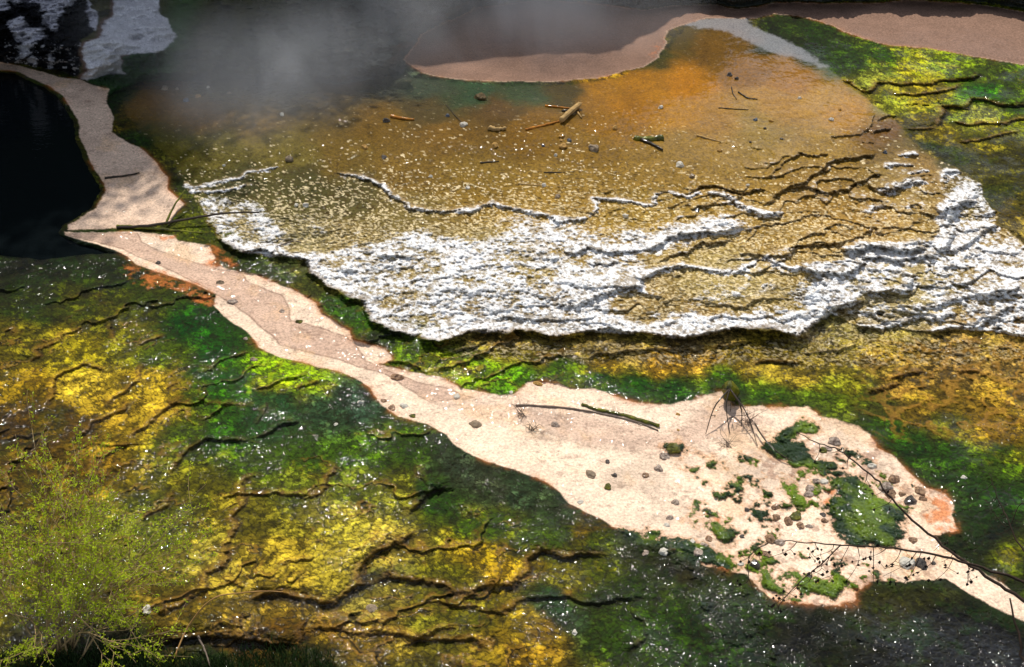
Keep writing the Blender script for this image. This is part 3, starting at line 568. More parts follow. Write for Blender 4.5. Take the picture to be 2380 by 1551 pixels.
def N(t, kind, **kw):
    n = t.nodes.new(kind)
    for a, b in kw.items():
        if a in n.inputs: n.inputs[a].default_value = b
        else: setattr(n, a, b)
    return n
def newmat(name):
    m = bpy.data.materials.new(name); m.use_nodes = True; t = m.node_tree
    b = t.nodes['Principled BSDF']; return m, t, b
def noise_node(t, scale, detail=4, rough=.6, co=None):
    n = N(t, 'ShaderNodeTexNoise'); n.inputs['Scale'].default_value = scale; n.inputs['Detail'].default_value = detail
    n.inputs['Roughness'].default_value = rough
    if co: t.links.new(co, n.inputs['Vector'])
    return n
def terrain_mat():
    m, t, b = newmat("terrain_surface"); L = t.links.new
    a = N(t, 'ShaderNodeAttribute', attribute_name='col'); q = N(t, 'ShaderNodeAttribute', attribute_name='props')
    g = N(t, 'ShaderNodeNewGeometry'); sx = N(t, 'ShaderNodeSeparateColor'); L(q.outputs['Color'], sx.inputs[0])
    n1 = noise_node(t, 28, 5, .7, g.outputs['Position']); n2 = noise_node(t, 90, 3, .6, g.outputs['Position'])
    vo = N(t, 'ShaderNodeTexVoronoi'); vo.inputs['Scale'].default_value = 55; L(g.outputs['Position'], vo.inputs['Vector'])
    mr = N(t, 'ShaderNodeMapRange'); mr.inputs['From Min'].default_value = .25; mr.inputs['From Max'].default_value = .75
    mr.inputs['To Min'].default_value = .5; mr.inputs['To Max'].default_value = 1.55; L(n1.outputs[0], mr.inputs[0])
    mu = N(t, 'ShaderNodeMix', data_type='RGBA', blend_type='MULTIPLY'); mu.inputs[0].default_value = 1
    L(a.outputs['Color'], mu.inputs[6]); L(mr.outputs[0], mu.inputs[7]); L(mu.outputs[2], b.inputs['Base Color'])
    # relief
    ad = N(t, 'ShaderNodeMath', operation='ADD'); L(n1.outputs[0], ad.inputs[0]); L(vo.outputs['Distance'], ad.inputs[1])
    st = N(t, 'ShaderNodeMapRange'); L(sx.outputs[0], st.inputs[0]); st.inputs['To Min'].default_value = .9; st.inputs['To Max'].default_value = .35
    bu = N(t, 'ShaderNodeBump'); bu.inputs['Distance'].default_value = .012; L(ad.outputs[0], bu.inputs['Height']); L(sx.outputs[2], bu.inputs['Strength'])
    L(bu.outputs[0], b.inputs['Normal'])
    # thin sheet of running water
    rp = noise_node(t, 13, 1, .5, g.outputs['Position']); rp2 = noise_node(t, 5, 1, .5, g.outputs['Position'])
    dm = N(t, 'ShaderNodeMapRange'); L(sx.outputs[1], dm.inputs[0]); dm.inputs['To Min'].default_value = .006; dm.inputs['To Max'].default_value = .034
    ar = N(t, 'ShaderNodeMath', operation='ADD'); L(rp.outputs[0], ar.inputs[0]); L(rp2.outputs[0], ar.inputs[1])
    b2 = N(t, 'ShaderNodeBump'); b2.inputs['Strength'].default_value = 1; L(ar.outputs[0], b2.inputs['Height']); L(dm.outputs[0], b2.inputs['Distance'])
    L(b2.outputs[0], b.inputs['Coat Normal']); L(sx.outputs[0], b.inputs['Coat Weight'])
    b.inputs['Coat Roughness'].default_value = .055; b.inputs['Coat IOR'].default_value = 1.33
    ro = N(t, 'ShaderNodeMapRange'); L(sx.outputs[0], ro.inputs[0]); ro.inputs['To Min'].default_value = .85; ro.inputs['To Max'].default_value = .75
    L(ro.outputs[0], b.inputs['Roughness']); b.inputs['Specular IOR Level'].default_value = .08
    return m
MT = terrain_mat()
props = np.stack([wet, brk, np.clip(.35 + .4 * rough_w + .25 * gran, 0, 1) * (1 - .6 * smask)], -1).astype(np.float32)

def center(a): return (a[:-1, :-1] + a[1:, :-1] + a[:-1, 1:] + a[1:, 1:]) * .25
lab = np.zeros((NV - 1, NU - 1), np.int8)
lab[center(terr) > 0.0] = 1
lab[center(hmask) > .5] = 3
lab[center(smask) > .5] = 2
def tag(o, label, cat=None, group=None, kind=None):
    if label: o['label'] = label
    if cat: o['category'] = cat
    if group: o['group'] = group
    if kind: o['kind'] = kind
    return o
def grid_obj(name, sel, mat):
    iy, ix = np.nonzero(sel)
    q = np.stack([iy * NU + ix, (iy + 1) * NU + ix, (iy + 1) * NU + ix + 1, iy * NU + ix + 1], -1)   # normal up
    vs, inv = np.unique(q, return_inverse=True); inv = inv.reshape(-1)
    me = bpy.data.meshes.new(name); me.vertices.add(len(vs)); me.loops.add(len(inv)); me.polygons.add(len(q))
    co = np.stack([PX.ravel()[vs], PY.ravel()[vs], PZ.ravel()[vs]], -1).astype(np.float32)
    me.vertices.foreach_set('co', co.ravel()); me.loops.foreach_set('vertex_index', inv.astype(np.int32))
    me.polygons.foreach_set('loop_start', (np.arange(len(q)) * 4).astype(np.int32))
    me.polygons.foreach_set('use_smooth', np.ones(len(q), bool))
    me.update(calc_edges=True)
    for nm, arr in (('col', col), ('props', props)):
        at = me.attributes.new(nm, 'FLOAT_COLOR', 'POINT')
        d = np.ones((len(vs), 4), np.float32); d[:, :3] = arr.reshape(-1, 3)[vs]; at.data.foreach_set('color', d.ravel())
    me.materials.append(mat); o = bpy.data.objects.new(name, me); COL.objects.link(o); return o
tag(grid_obj('ground', lab == 0, MT), 'wet green and ochre algae mats with cracked dark rims around the stream', 'ground', kind='structure')
tag(grid_obj('terrace', lab == 1, MT), 'broad golden brown sinter terrace with white crusted ledges', 'terrace', kind='structure')
tag(grid_obj('stream', lab == 2, MT), 'shallow cream and pink silica stream bed winding past the terrace', 'stream', kind='structure')
tag(grid_obj('hillside', lab == 3, MT), 'dark wet rock slope with grey and white sinter at the top', 'hillside', kind='structure')

# ------------------------------------------------------------------ far setting
rng = random.Random(7); NR = np.random.default_rng(5)
def simple_mat(name, c, rough=.8, spec=.2, scale=8, var=.4, bump=.02, coat=0, c2=None, bscale=None):
    m, t, b = newmat(name); L = t.links.new
    tc = N(t, 'ShaderNodeTexCoord'); n = noise_node(t, scale, 5, .65, tc.outputs['Object'])
    cr = N(t, 'ShaderNodeValToRGB'); cr.color_ramp.elements[0].position = .32; cr.color_ramp.elements[1].position = .68
    c = np.array(C3(*c)); c2_ = np.array(C3(*c2)) if c2 else c * (1 + var)
    cr.color_ramp.elements[0].color = (*(c * (1 - var)), 1); cr.color_ramp.elements[1].color = (*np.clip(c2_, 0, .85), 1)
    L(n.outputs[0], cr.inputs[0]); L(cr.outputs[0], b.inputs['Base Color'])
    nb = noise_node(t, bscale or scale * 3, 4, .65, tc.outputs['Object'])
    bu = N(t, 'ShaderNodeBump'); bu.inputs['Distance'].default_value = bump; L(nb.outputs[0], bu.inputs['Height']); L(bu.outputs[0], b.inputs['Normal'])
    b.inputs['Roughness'].default_value = rough; b.inputs['Specular IOR Level'].default_value = spec
    b.inputs['Coat Weight'].default_value = coat; b.inputs['Coat Roughness'].default_value = .1
    return m
def mesh_obj(name, verts, faces, mat, parent=None, smooth=True):
    me = bpy.data.meshes.new(name); me.from_pydata([tuple(v) for v in verts], [], faces); me.update()
    if smooth: me.polygons.foreach_set('use_smooth', [True] * len(me.polygons))
    if isinstance(mat, (list, tuple)):
        for q in mat: me.materials.append(q)
    else: me.materials.append(mat)
    o = bpy.data.objects.new(name, me); COL.objects.link(o)
    if parent: o.parent = parent
    return o
M_bush = simple_mat('distant_bush', (34, 46, 22), .9, .1, 1.2, .5, .2)
land = mesh_obj('land', [(-700, -700, -1.0), (700, -700, -1.0), (700, 1500, -1.0), (-700, 1500, -1.0)], [(0, 1, 2, 3)], M_bush)
tag(land, 'dark green scrubland around the hot stream valley', 'land', kind='structure')
# unseen bush-clad slope added to shade the far left, crest set by shade edge
edge = [(-420, 620), (0, 560), (150, 530), (300, 450), (430, 385), (600, 300), (800, 235), (950, 180), (1150, 168), (1400, 150), (1530, 90), (1640, 20), (1850, -60)]
cx_, cz_ = [], []
YC = 33.0
for u, v in edge:
    x, y = g0(u, v); s_ = (YC - float(y)) / math.cos(SUN_AZ); cx_.append(float(x) + s_ * math.sin(SUN_AZ)); cz_.append(max(2.0, s_ * math.tan(SUN_EL)))
gx = np.linspace(-40, 45, 300); gy = np.concatenate([np.linspace(31.3, 36, 40), np.linspace(36.5, 90, 50)])
GX, GY = np.meshgrid(gx, gy)
crest = np.interp(GX, cx_, cz_, left=cz_[0], right=.4) * .95 
prof = ss(31.4, 33.2, GY) * 1.0 + np.clip(GY - 33, 0, 60) * .05
GZ = crest * prof * (1 + .05 * fbm(2.5, 4, 101, x=GX.astype(np.float32), y=GY.astype(np.float32))) - 1 * (1 - ss(31.3, 32, GY)) + ss(34, 60, GY) * 6
GYY = GY + .8 * fbm(1.6, 4, 102, x=GX.astype(np.float32), y=(GY + GZ).astype(np.float32)) * ss(31.5, 33, GY)
vv = np.stack([GX, GYY, GZ], -1).reshape(-1, 3); nx, ny = len(gx), len(gy)
ff = [(j * nx + i, j * nx + i + 1, (j + 1) * nx + i + 1, (j + 1) * nx + i) for j in range(ny - 1) for i in range(nx - 1)]
tag(mesh_obj('hill', vv, ff, M_bush), 'steep bush covered slope out of view, added to shade the far left', 'hill', kind='structure')
def leaf_mat(name, c, tr=.5):
    m, t, b = newmat(name); L = t.links.new
    oi = N(t, 'ShaderNodeNewGeometry'); hs = N(t, 'ShaderNodeHueSaturation'); hs.inputs['Color'].default_value = (*C3(*c), 1)
    mr = N(t, 'ShaderNodeMapRange'); mr.inputs['To Min'].default_value = .55; mr.inputs['To Max'].default_value = 1.5
    L(oi.outputs['Random Per Island'], mr.inputs[0]); L(mr.outputs[0], hs.inputs['Value'])
    L(hs.outputs[0], b.inputs['Base Color']); b.inputs['Roughness'].default_value = .6; b.inputs['Specular IOR Level'].default_value = .2
    tl = N(t, 'ShaderNodeBsdfTranslucent'); L(hs.outputs[0], tl.inputs[0]); mx = N(t, 'ShaderNodeMixShader'); mx.inputs[0].default_value = tr
    L(b.outputs[0], mx.inputs[1]); L(tl.outputs[0], mx.inputs[2]); L(mx.outputs[0], t.nodes['Material Output'].inputs[0])
    return m
def leaves_mesh(name, P, size, mat, parent=None, aspect=2.4, dirs=None, jitter=1.0):
    """many small leaf blades (rhombs); P n x 3 positions"""
    n = len(P); d = NR.normal(size=(n, 3)) * jitter
    if dirs is not None: d = d + dirs
    d /= np.linalg.norm(d, axis=1)[:, None] + 1e-9
    o = np.cross(d, NR.normal(size=(n, 3))); o /= np.linalg.norm(o, axis=1)[:, None] + 1e-9
    sz = size * (0.6 + .8 * NR.random(n))[:, None]
    a = P; b = P + d * sz * .5 + o * sz / aspect * .5; c = P + d * sz; e = P + d * sz * .5 - o * sz / aspect * .5
    v = np.stack([a, b, c, e], 1).reshape(-1, 3)
    me = bpy.data.meshes.new(name); me.vertices.add(4 * n); me.loops.add(4 * n); me.polygons.add(n)
    me.vertices.foreach_set('co', v.astype(np.float32).ravel()); me.loops.foreach_set('vertex_index', np.arange(4 * n, dtype=np.int32))
    me.polygons.foreach_set('loop_start', (np.arange(n) * 4).astype(np.int32)); me.update(calc_edges=True); me.materials.append(mat)
    ob = bpy.data.objects.new(name, me); COL.objects.link(ob)
    if parent: ob.parent = parent
    return ob
nL = 15000; lx = NR.uniform(-24, -3.5, nL); cz = np.interp(lx, cx_, cz_) * .95  # unseen leaves added on the crest to break up its shadow edge
cl = fbm(1.3, 3, 105, x=lx.astype(np.float32), y=(lx * 0 + 3).astype(np.float32))
lz = cz * .9 - .6 + np.abs(NR.normal(size=nL)) * 1.7 * np.clip(cz / 8, .05, 1); ly = 33 + NR.normal(size=nL) * .9
tag(leaves_mesh('bush', np.stack([lx, ly, lz], -1), .20, leaf_mat('shade_fringe_leaf', (40, 60, 24), .2), aspect=1.6),
    'unseen leaf fringe added along the slope crest to soften its shade', 'scrub', kind='stuff')
# dark hot pool on the left
def water_mat():
    m, t, b = newmat('dark_pool_water'); L = t.links.new
    g = N(t, 'ShaderNodeNewGeometry'); n = noise_node(t, 5, 3, .55, g.outputs['Position'])
    mp = N(t, 'ShaderNodeMapping'); mp.inputs['Scale'].default_value = (.6, 1.6, 1); L(g.outputs['Position'], mp.inputs[0]); L(mp.outputs[0], n.inputs['Vector'])
    bu = N(t, 'ShaderNodeBump'); bu.inputs['Distance'].default_value = .02; bu.inputs['Strength'].default_value = .5; L(n.outputs[0], bu.inputs['Height']); L(bu.outputs[0], b.inputs['Normal'])
    b.inputs['Base Color'].default_value = (.004, .006, .007, 1); b.inputs['Roughness'].default_value = .06; b.inputs['IOR'].default_value = 1.33
    return m
wp = D(-420,130, 0,150, 60,165, 130,200, 190,280, 250,400, 262,445, 230,490, 165,535, 150,541, 200,555, 300,590, 260,620, 90,640, -420,600)
xs_, ys_ = g0([p[0] for p in wp], [p[1] for p in wp])
vv = [(float(x), float(y), -.10) for x, y in zip(xs_, ys_)]; n0 = len(vv)
tag(mesh_obj('pool_water', vv, [tuple(range(n0))[::-1]], water_mat()), 'still black hot pool at the left edge below the cliff', 'water', kind='structure')

# ------------------------------------------------------------------ steam
def steam(name, u, v, lift, rx, ry, rz, dens, label, seed, nsc=.35, thr=.42):
    p = ground_at(u, v) + Vector((0, 0, lift))
    bm = bmesh.new(); bmesh.ops.create_icosphere(bm, subdivisions=3, radius=1.0); me = bpy.data.meshes.new(name); bm.to_mesh(me); bm.free()
    o = bpy.data.objects.new(name, me); COL.objects.link(o); o.location = p; o.scale = (rx, ry, rz)
    m = bpy.data.materials.new('steam_vapour'); m.use_nodes = True; t = m.node_tree; t.nodes.clear(); L = t.links.new
    out = N(t, 'ShaderNodeOutputMaterial'); pv = N(t, 'ShaderNodeVolumePrincipled'); L(pv.outputs[0], out.inputs['Volume'])
    pv.inputs['Color'].default_value = (.93, .95, 1, 1); pv.inputs['Anisotropy'].default_value = .25
    tc = N(t, 'ShaderNodeTexCoord'); g = N(t, 'ShaderNodeNewGeometry')
    ln = N(t, 'ShaderNodeVectorMath', operation='LENGTH'); L(tc.outputs['Object'], ln.inputs[0])
    fo = N(t, 'ShaderNodeMapRange', interpolation_type='SMOOTHSTEP'); fo.inputs['From Min'].default_value = 1.0; fo.inputs['From Max'].default_value = .25; L(ln.outputs['Value'], fo.inputs[0])
    mp = N(t, 'ShaderNodeMapping'); mp.inputs['Location'].default_value = (seed * 3.1, seed * 1.7, seed); mp.inputs['Scale'].default_value = (1, 1, .55); L(g.outputs['Position'], mp.inputs[0])
    n = noise_node(t, nsc, 4, .62, mp.outputs[0]); n.inputs['Distortion'].default_value = .6
    nr = N(t, 'ShaderNodeMapRange', interpolation_type='SMOOTHSTEP'); nr.inputs['From Min'].default_value = thr; nr.inputs['From Max'].default_value = .72; L(n.outputs[0], nr.inputs[0])
    mu = N(t, 'ShaderNodeMath', operation='MULTIPLY'); L(fo.outputs[0], mu.inputs[0]); L(nr.outputs[0], mu.inputs[1])
    m2 = N(t, 'ShaderNodeMath', operation='MULTIPLY'); L(mu.outputs[0], m2.inputs[0]); m2.inputs[1].default_value = dens; L(m2.outputs[0], pv.inputs['Density'])
    me.materials.append(m); tag(o, label, 'steam', kind='stuff'); return o
steam('steam', 700, 110, .9, 5.5, 4.0, 2.2, .13, 'thin grey steam over the dark wet rock slope', 2)
steam('steam', 1180, 60, 1.0, 6.0, 3.6, 2.4, .34, 'grey steam drifting over the pink pond at the top of the terrace', 1)
steam('steam', 620, 260, .8, 3.0, 2.8, 1.4, .36, 'thin pale wisp of steam over the olive edge of the terrace', 4, .5, .33)

# ------------------------------------------------------------------ loose things
def rockm(name, c, **k): return simple_mat(name, c, **k)
RM = {'pale': rockm('pale_stone', (205, 198, 182), scale=14, var=.25, bump=.02, rough=.8),
      'grey': rockm('grey_stone', (142, 124, 100), scale=14, var=.35, bump=.02, rough=.6, coat=.3),
      'dark': rockm('dark_stone', (34, 30, 28), c2=(110, 100, 90), scale=22, var=.4, bump=.02, rough=.5, coat=.5),
      'blue': rockm('bluish_stone', (92, 98, 108), scale=14, var=.3, bump=.02, rough=.6, coat=.3),
      'tan': rockm('tan_stone', (176, 136, 72), scale=14, var=.35, bump=.02, rough=.7, coat=.2),
      'brown': rockm('brown_stone', (96, 76, 40), scale=10, var=.4, bump=.03, rough=.6, coat=.4),
      'cream': rockm('crusted_stone', (128, 100, 82), c2=(224, 204, 184), scale=22, var=.3, bump=.03, rough=.6, coat=.4),
      'moss': simple_mat('mossy_stone', (34, 46, 12), .7, .2, 9, .6, .04, .6, c2=(120, 118, 22)),
      'rust': rockm('rusty_crusted_stone', (88, 54, 34), c2=(204, 164, 126), scale=22, var=.4, bump=.03, rough=.6, coat=.5)}
def rock(u, v, wpx, mat, label, asp=None, hgt=.6, group=None, rot=None, name='stone', cat='stone', ang=None):
    r = wpx / ppm(u, v) / 2 * .88; asp = asp or rng.uniform(.45, .85)
    bm = bmesh.new(); bmesh.ops.create_icosphere(bm, subdivisions=3, radius=1.0)
    sd = rng.random() * 100
    cuts = [(Vector((rng.gauss(0, 1), rng.gauss(0, 1), rng.gauss(0, .8))).normalized(), rng.uniform(.62, .9)) for _ in range(7)]
    for q in bm.verts:
        c = q.co.copy()
        for nrm, dd in cuts:
            e = c.dot(nrm) - dd
            if e > 0: c -= nrm * e * .9
        c *= 1 + .38 * mnoise.noise(c * 1.3 + Vector((sd, 0, 0))) + .12 * mnoise.noise(c * 5 + Vector((0, sd, 0)))
        q.co = Vector((c.x * r, c.y * r * asp * 1.5, max(c.z, -.35) * r * hgt * 1.15))
    me = bpy.data.meshes.new(name); bm.to_mesh(me); bm.free(); me.polygons.foreach_set('use_smooth', [False] * len(me.polygons))
    me.materials.append(RM[mat]); o = bpy.data.objects.new(name, me); COL.objects.link(o)
    o.location = ground_at(u, v, r * hgt * (.28 if hgt > .6 else -.12)); o.rotation_euler = (0, 0, rng.uniform(-.5, .5) if ang is None else ang)
    return tag(o, label, cat, group)
GF = 'stones scattered on the golden terrace flat'
for a in [
 (1117,230,30,'brown','brown algae coated boulder at the glittering top edge of the golden flat'),
 (1580,386,22,'pale','angular white stone on the golden flat, lower right of the driftwood'),
 (1381,347,28,'grey','rounded grey cobble with black shaded side in the middle of the golden flat'),
 (1535,251,15,'pale','small white stone in the deep orange patch of the flat'),
 (1323,327,14,'blue','dark blue pebble just below the split log'),
 (1262,340,10,'blue','small blue pebble left of the pebbles below the split log'),
 (1306,318,17,'tan','flat tan chip directly beneath the end of the split log'),
 (1305,328,10,'tan','tiny tan chip beside the dark blue pebble'), (1308,345,22,'tan','broad flat tan slab below the dark blue pebble'),
 (1292,362,11,'pale','little pale pebble under the broad tan slab'),
 (893,367,15,'dark','black pebble alone on the olive left part of the flat'), (848,343,18,'tan','tan slab on the olive left part of the flat'),
 (1078,292,20,'pale','pale wedge of stone at the tip of a thin twig'), (1041,270,13,'blue','bluish pebble at the upper end of the thin twig'),
 (1150,342,20,'tan','tan chips below the stubby driftwood'), (1000,411,12,'pale','white chip on the darker lower flat'),
 (1086,438,13,'pale','white pebble above the middle of the white rim'), (1264,432,15,'pale','pale bluish stone under the long thin twig'),
 (1297,458,14,'grey','grey pebble below the long thin twig'), (1430,300,16,'tan','tan pebble between the log and the orange patch'),
 (898,282,18,'dark','dark pebble beside the pale half buried stick'), (672,374,24,'grey','grey stone veiled by steam at the left of the terrace'),
 (656,267,12,'pale','white pebble under the drifting steam'), (520,386,10,'pale','white pebble on the dim olive flat at far left'),
 (711,481,19,'pale','white slab near the left white crust'), (688,478,11,'pale','small white slab touching the left white crust'),
 (384,207,17,'grey','grey stone in the shade below the green moss clump'), (433,236,17,'blue','bluish stone in the dim brown corner'),
 (461,226,16,'tan','tan pebble in the dim brown corner'), (411,207,10,'grey','little grey pebble in the dim brown corner'),
 (532,218,12,'grey','grey pebble nearest the dark mound'), (484,205,9,'pale','tiny pale pebble under the dark mound'),
 (1696,177,15,'dark','left one of two dark stones on the orange slope'), (1712,184,12,'dark','right one of two dark stones on the orange slope'),
 (1755,281,12,'blue','bluish pebble on the right part of the golden flat'), (1793,282,14,'tan','tan pebble right of a bluish pebble on the golden flat'),
 (1858,230,11,'pale','white pebble near the upper right rim of the flat'), (1933,280,14,'pale','pale pebble by the crumbly right ridge'),
 (1778,301,10,'dark','black pebble below two pebbles at the right of the flat'), (1815,323,9,'dark','dark pebble above the upper ledges'),
 (1744,332,8,'dark','tiny black pebble right of the pale stick'), (1672,352,14,'tan','tan pebble just below the pale stick'),
 (1738,432,10,'pale','white chip above the black arched ledge'), (1608,412,16,'grey','flat grey stone below the angular white stone'),
 (1951,255,9,'tan','small tan pebble beside the right ridge'), (2057,356,13,'blue','blue pebble among the upper right ledges'),
 (1619,492,13,'blue','bluish stone on the small terrace below the white rim'), (1454,505,18,'pale','pale flat stone inside the small fan above the white ledge')]:
    rock(*a, group=GF, hgt=.75)
GS = 'stones lying in the silica stream'
for a in [
 (1347,1167,20,'pale','white pebble near the lower bank of the cream stream'), (1412,1132,26,'moss','mossy pebble ringed with white in the lower stream'),
 (1371,1104,30,'grey','grey chip with a white crust in the mid stream'), (1427,1106,22,'dark','pointed black chip standing in the mid stream'),
 (1413,1074,14,'dark','small dark chip on the brown channel'), (1564,1045,40,'moss','round dark green clump in the middle of the stream'),
 (1545,1062,30,'cream','white crusted stone below the round green clump'), (1530,1090,26,'cream','white crusted stone at the top of the stone chain'),
 (1500,1103,20,'rust','dark rusty stone left of the stone chain'), (1570,1167,22,'cream','pale stone with dark rim at the bend of the chain'),
 (1556,1205,24,'cream','lumpy white stone halfway down the chain'), (1550,1222,20,'pale','white oval stone at the foot of the chain'),
 (1610,1259,18,'pale','white oval stone left of the mossy island'), (1637,1268,20,'cream','crusted stone below the white oval stone'),
 (1622,1282,26,'cream','long crusted stone at the lower stream bank'), (1545,1282,26,'pale','white stone on the dark lower bank'),
 (1500,1286,20,'cream','small cream stone on the dark lower bank'), (1648,1252,20,'rust','rusty stone touching the mossy island'),
 (697,747,22,'moss','green capped stone on the upper stream'), (656,724,18,'cream','pale stone with algae specks on the upper stream'),
 (540,702,24,'cream','cream stone with a swirl around it in the upper stream'), (511,658,24,'grey','round grey brown stone in the brown channel'),
 (367,613,16,'dark','dark stone near the head of the brown channel'), (572,787,14,'cream','tiny stone on the orange lower bank'),
 (590,835,18,'grey','grey stone in the green water below the stream'), (925,878,36,'rust','dark topped stone where the stream narrows'),
 (941,945,22,'pale','white stone on the orange bank below the narrows'), (913,948,22,'rust','rusty stone on the orange bank below the narrows'),
 (958,967,18,'moss','small mossy stone on the lower orange bank'), (1103,987,32,'grey','flat grey stone in the pale middle stream'),
 (1062,922,20,'pale','pale stone upstream of the flat grey stone'), (838,935,20,'pale','white stone in the green water left of the narrows'),
 (892,933,16,'rust','brown stone at the water edge left of the narrows'), (781,987,14,'pale','white stone in the green water far left of the narrows'),
 (1253,893,24,'tan','orange rimmed stone on the upper bank notch'), (1575,964,14,'tan','orange pebble right of the mossy log'),
 (1187,911,12,'pale','white pebble in the green notch of the upper bank'), (1290,987,26,'cream','cream lump right of the twiggy clump'),
 (1940,1027,40,'cream','large white lump at the top of the island group'), (1925,1045,24,'cream','white lump at the lower left of the large white lump'),
 (1912,1047,26,'moss','mossy stone inside the white loop'), (2027,1083,26,'pale','flat white oval stone right of the island group'),
 (2078,1115,38,'rust','dark stone with a white crescent at right of the islands'), (2060,1132,36,'cream','cream lump below the crescent stone'),
 (2070,1150,30,'rust','brown lump touching the cream lump at right'), (2116,1165,36,'dark','dark hollow stone near the orange lobe'),
 (2140,1142,34,'rust','long dark brown stone near the orange lobe'), (2144,1160,24,'rust','rust stone left of the orange lobe'),
 (2096,1150,20,'rust','small rust stone between two dark stones'), (1917,1120,22,'pale','white oval stone above the big green island'),
 (1896,1118,22,'cream','cream stone left of the white oval stone'), (1885,1135,26,'cream','cream stone above the small green sliver'),
 (1880,1150,26,'cream','long cream stone beside the small green sliver'), (1802,1180,24,'rust','brown stone left of the slanting green strip'),
 (1804,1205,26,'rust','rusty lump below the slanting green strip'), (1832,1212,30,'rust','tall brown lump at the foot of the slanting strip'),
 (1850,1200,34,'moss','dark mossy lump beside the tall brown lump'), (1860,1222,22,'rust','brown knob among the rusty lumps'),
 (1880,1225,20,'cream','cream knob among the rusty lumps'), (1915,1210,20,'rust','dark knob on the left shore of the big island'),
 (1913,1195,16,'dark','black knob on the left shore of the big island'), (1790,1253,26,'rust','round hollow knob with dark pit in the lower stream'),
 (1812,1262,34,'cream','pale weathered lump right of the hollow knob'), (1725,1248,16,'dark','black pebble at the right tip of the mossy island'),
 (1735,1186,16,'dark','slim dark chip above the mossy island'), (2122,1257,24,'rust','dark chip in the neck of the orange lobe'),
 (2110,1310,44,'pale','pale boulder shaped slab under the dangling twigs'), (2140,1312,40,'dark','black stone leaning on the pale slab under the twigs'),
 (2170,1310,14,'dark','small black stone right of the pale slab'), (1722,1312,16,'pale','ringed white pebble at the lower stream bank'),
 (1752,1312,32,'dark','dark stone at the top of the oval pit'), (1782,1290,24,'rust','rust coloured stone above the oval pit'),
 (1880,1340,16,'dark','black pebble on the rusty lower lip'), (1575,1000,10,'tan','tiny orange speck stone in the brown channel'),
 (2240,1110,16,'pale','white pebble in the dark green mat at right'), (1335,1470,16,'pale','pale pebble in the green mat at the bottom'),
 (345,1418,30,'pale','flat grey white stone at the right foot of the yellow green shrub'), (73,1300,14,'pale','white pebble seen through the shrub'),
 (865,1415,30,'grey','flat grey stone below the deep dark ledge')]:
    rock(*a, group=GS if a[1] < 1400 else None, hgt=.6)

wood_pale = simple_mat('weathered_wood', (170, 140, 92), .8, .1, 6, .35, .01, 0, bscale=30)
wood_dark = simple_mat('wet_dark_wood', (48, 38, 26), .6, .2, 6, .4, .01, .4, bscale=30)
wood_or = simple_mat('algae_stained_wood', (176, 112, 30), .7, .2, 8, .4, .01, .3, bscale=30)
wood_grey = simple_mat('grey_twig', (118, 104, 92), .8, .1, 20, .3, .004, 0)
wood_moss = simple_mat('mossy_wood', (44, 52, 14), .7, .2, 7, .6, .03, .5, c2=(130, 130, 20))
def tube(P, rad, seg=7, wob=.12, seed=0):
    """closed tapered tube through P with radii rad -> verts, faces"""
    n = len(P); V_, F_ = [], []
    for i in range(n):
        d = (P[min(i + 1, n - 1)] - P[max(i - 1, 0)]).normalized()
        a = d.cross(Vector((0, 0, 1)))
        if a.length < .05: a = d.cross(Vector((0, 1, 0)))
        a.normalize(); b = a.cross(d)
        for j in range(seg):
            t = 2 * math.pi * j / seg
            r = rad[i] * (1 + wob * mnoise.noise(Vector((math.cos(t) * 1.5 + seed, math.sin(t) * 1.5, i * .6))))
            V_.append(P[i] + (a * math.cos(t) + b * math.sin(t)) * r)
    for i in range(n - 1):
        for j in range(seg):
            F_.append((i * seg + j, i * seg + (j + 1) % seg, (i + 1) * seg + (j + 1) % seg, (i + 1) * seg + j))
    F_.append(tuple(range(seg))[::-1]); F_.append(tuple((n - 1) * seg + j for j in range(seg)))
    return V_, F_
def resample(P, n):
    out = []
    for k in range(n):
        t = k / (n - 1) * (len(P) - 1); i = min(int(t), len(P) - 2); f = t - i
        p0 = P[max(i - 1, 0)]; p1 = P[i]; p2 = P[i + 1]; p3 = P[min(i + 2, len(P) - 1)]
        out.append(.5 * ((2 * p1) + (p2 - p0) * f + (2 * p0 - 5 * p1 + 4 * p2 - p3) * f * f + (3 * p1 - p0 - 3 * p2 + p3) * f ** 3))
    return out
class MB:
    def __init__(s): s.v, s.f = [], []
    def add(s, V_, F_): o = len(s.v); s.v += V_; s.f += [tuple(i + o for i in f) for f in F_]; return s
    def build(s, name, mat, parent=None): return mesh_obj(name, s.v, s.f, mat, parent)
def stick(pts, wpx, mat, label, name='stick', cat='stick', lift=None, taper=.5, n=14, wob=.3, group=None, seg=8, lifts=None):
    P = []
    r = wpx / ppm(*pts[0]) / 2
    for i, q in enumerate(pts):
        P.append(ground_at(q[0], q[1], (r * .7 if lift is None else lift) if lifts is None else lifts[i]))
    P = resample(P, n); P = [p + Vector((rng.gauss(0, r * .12), rng.gauss(0, r * .12), rng.gauss(0, r * .1))) for p in P]
    rad = [r * (1 - (1 - taper) * k / (n - 1)) for k in range(n)]
    V_, F_ = tube(P, rad, seg, wob, rng.random() * 50)
    return tag(MB().add(V_, F_).build(name, mat), label, cat, group)
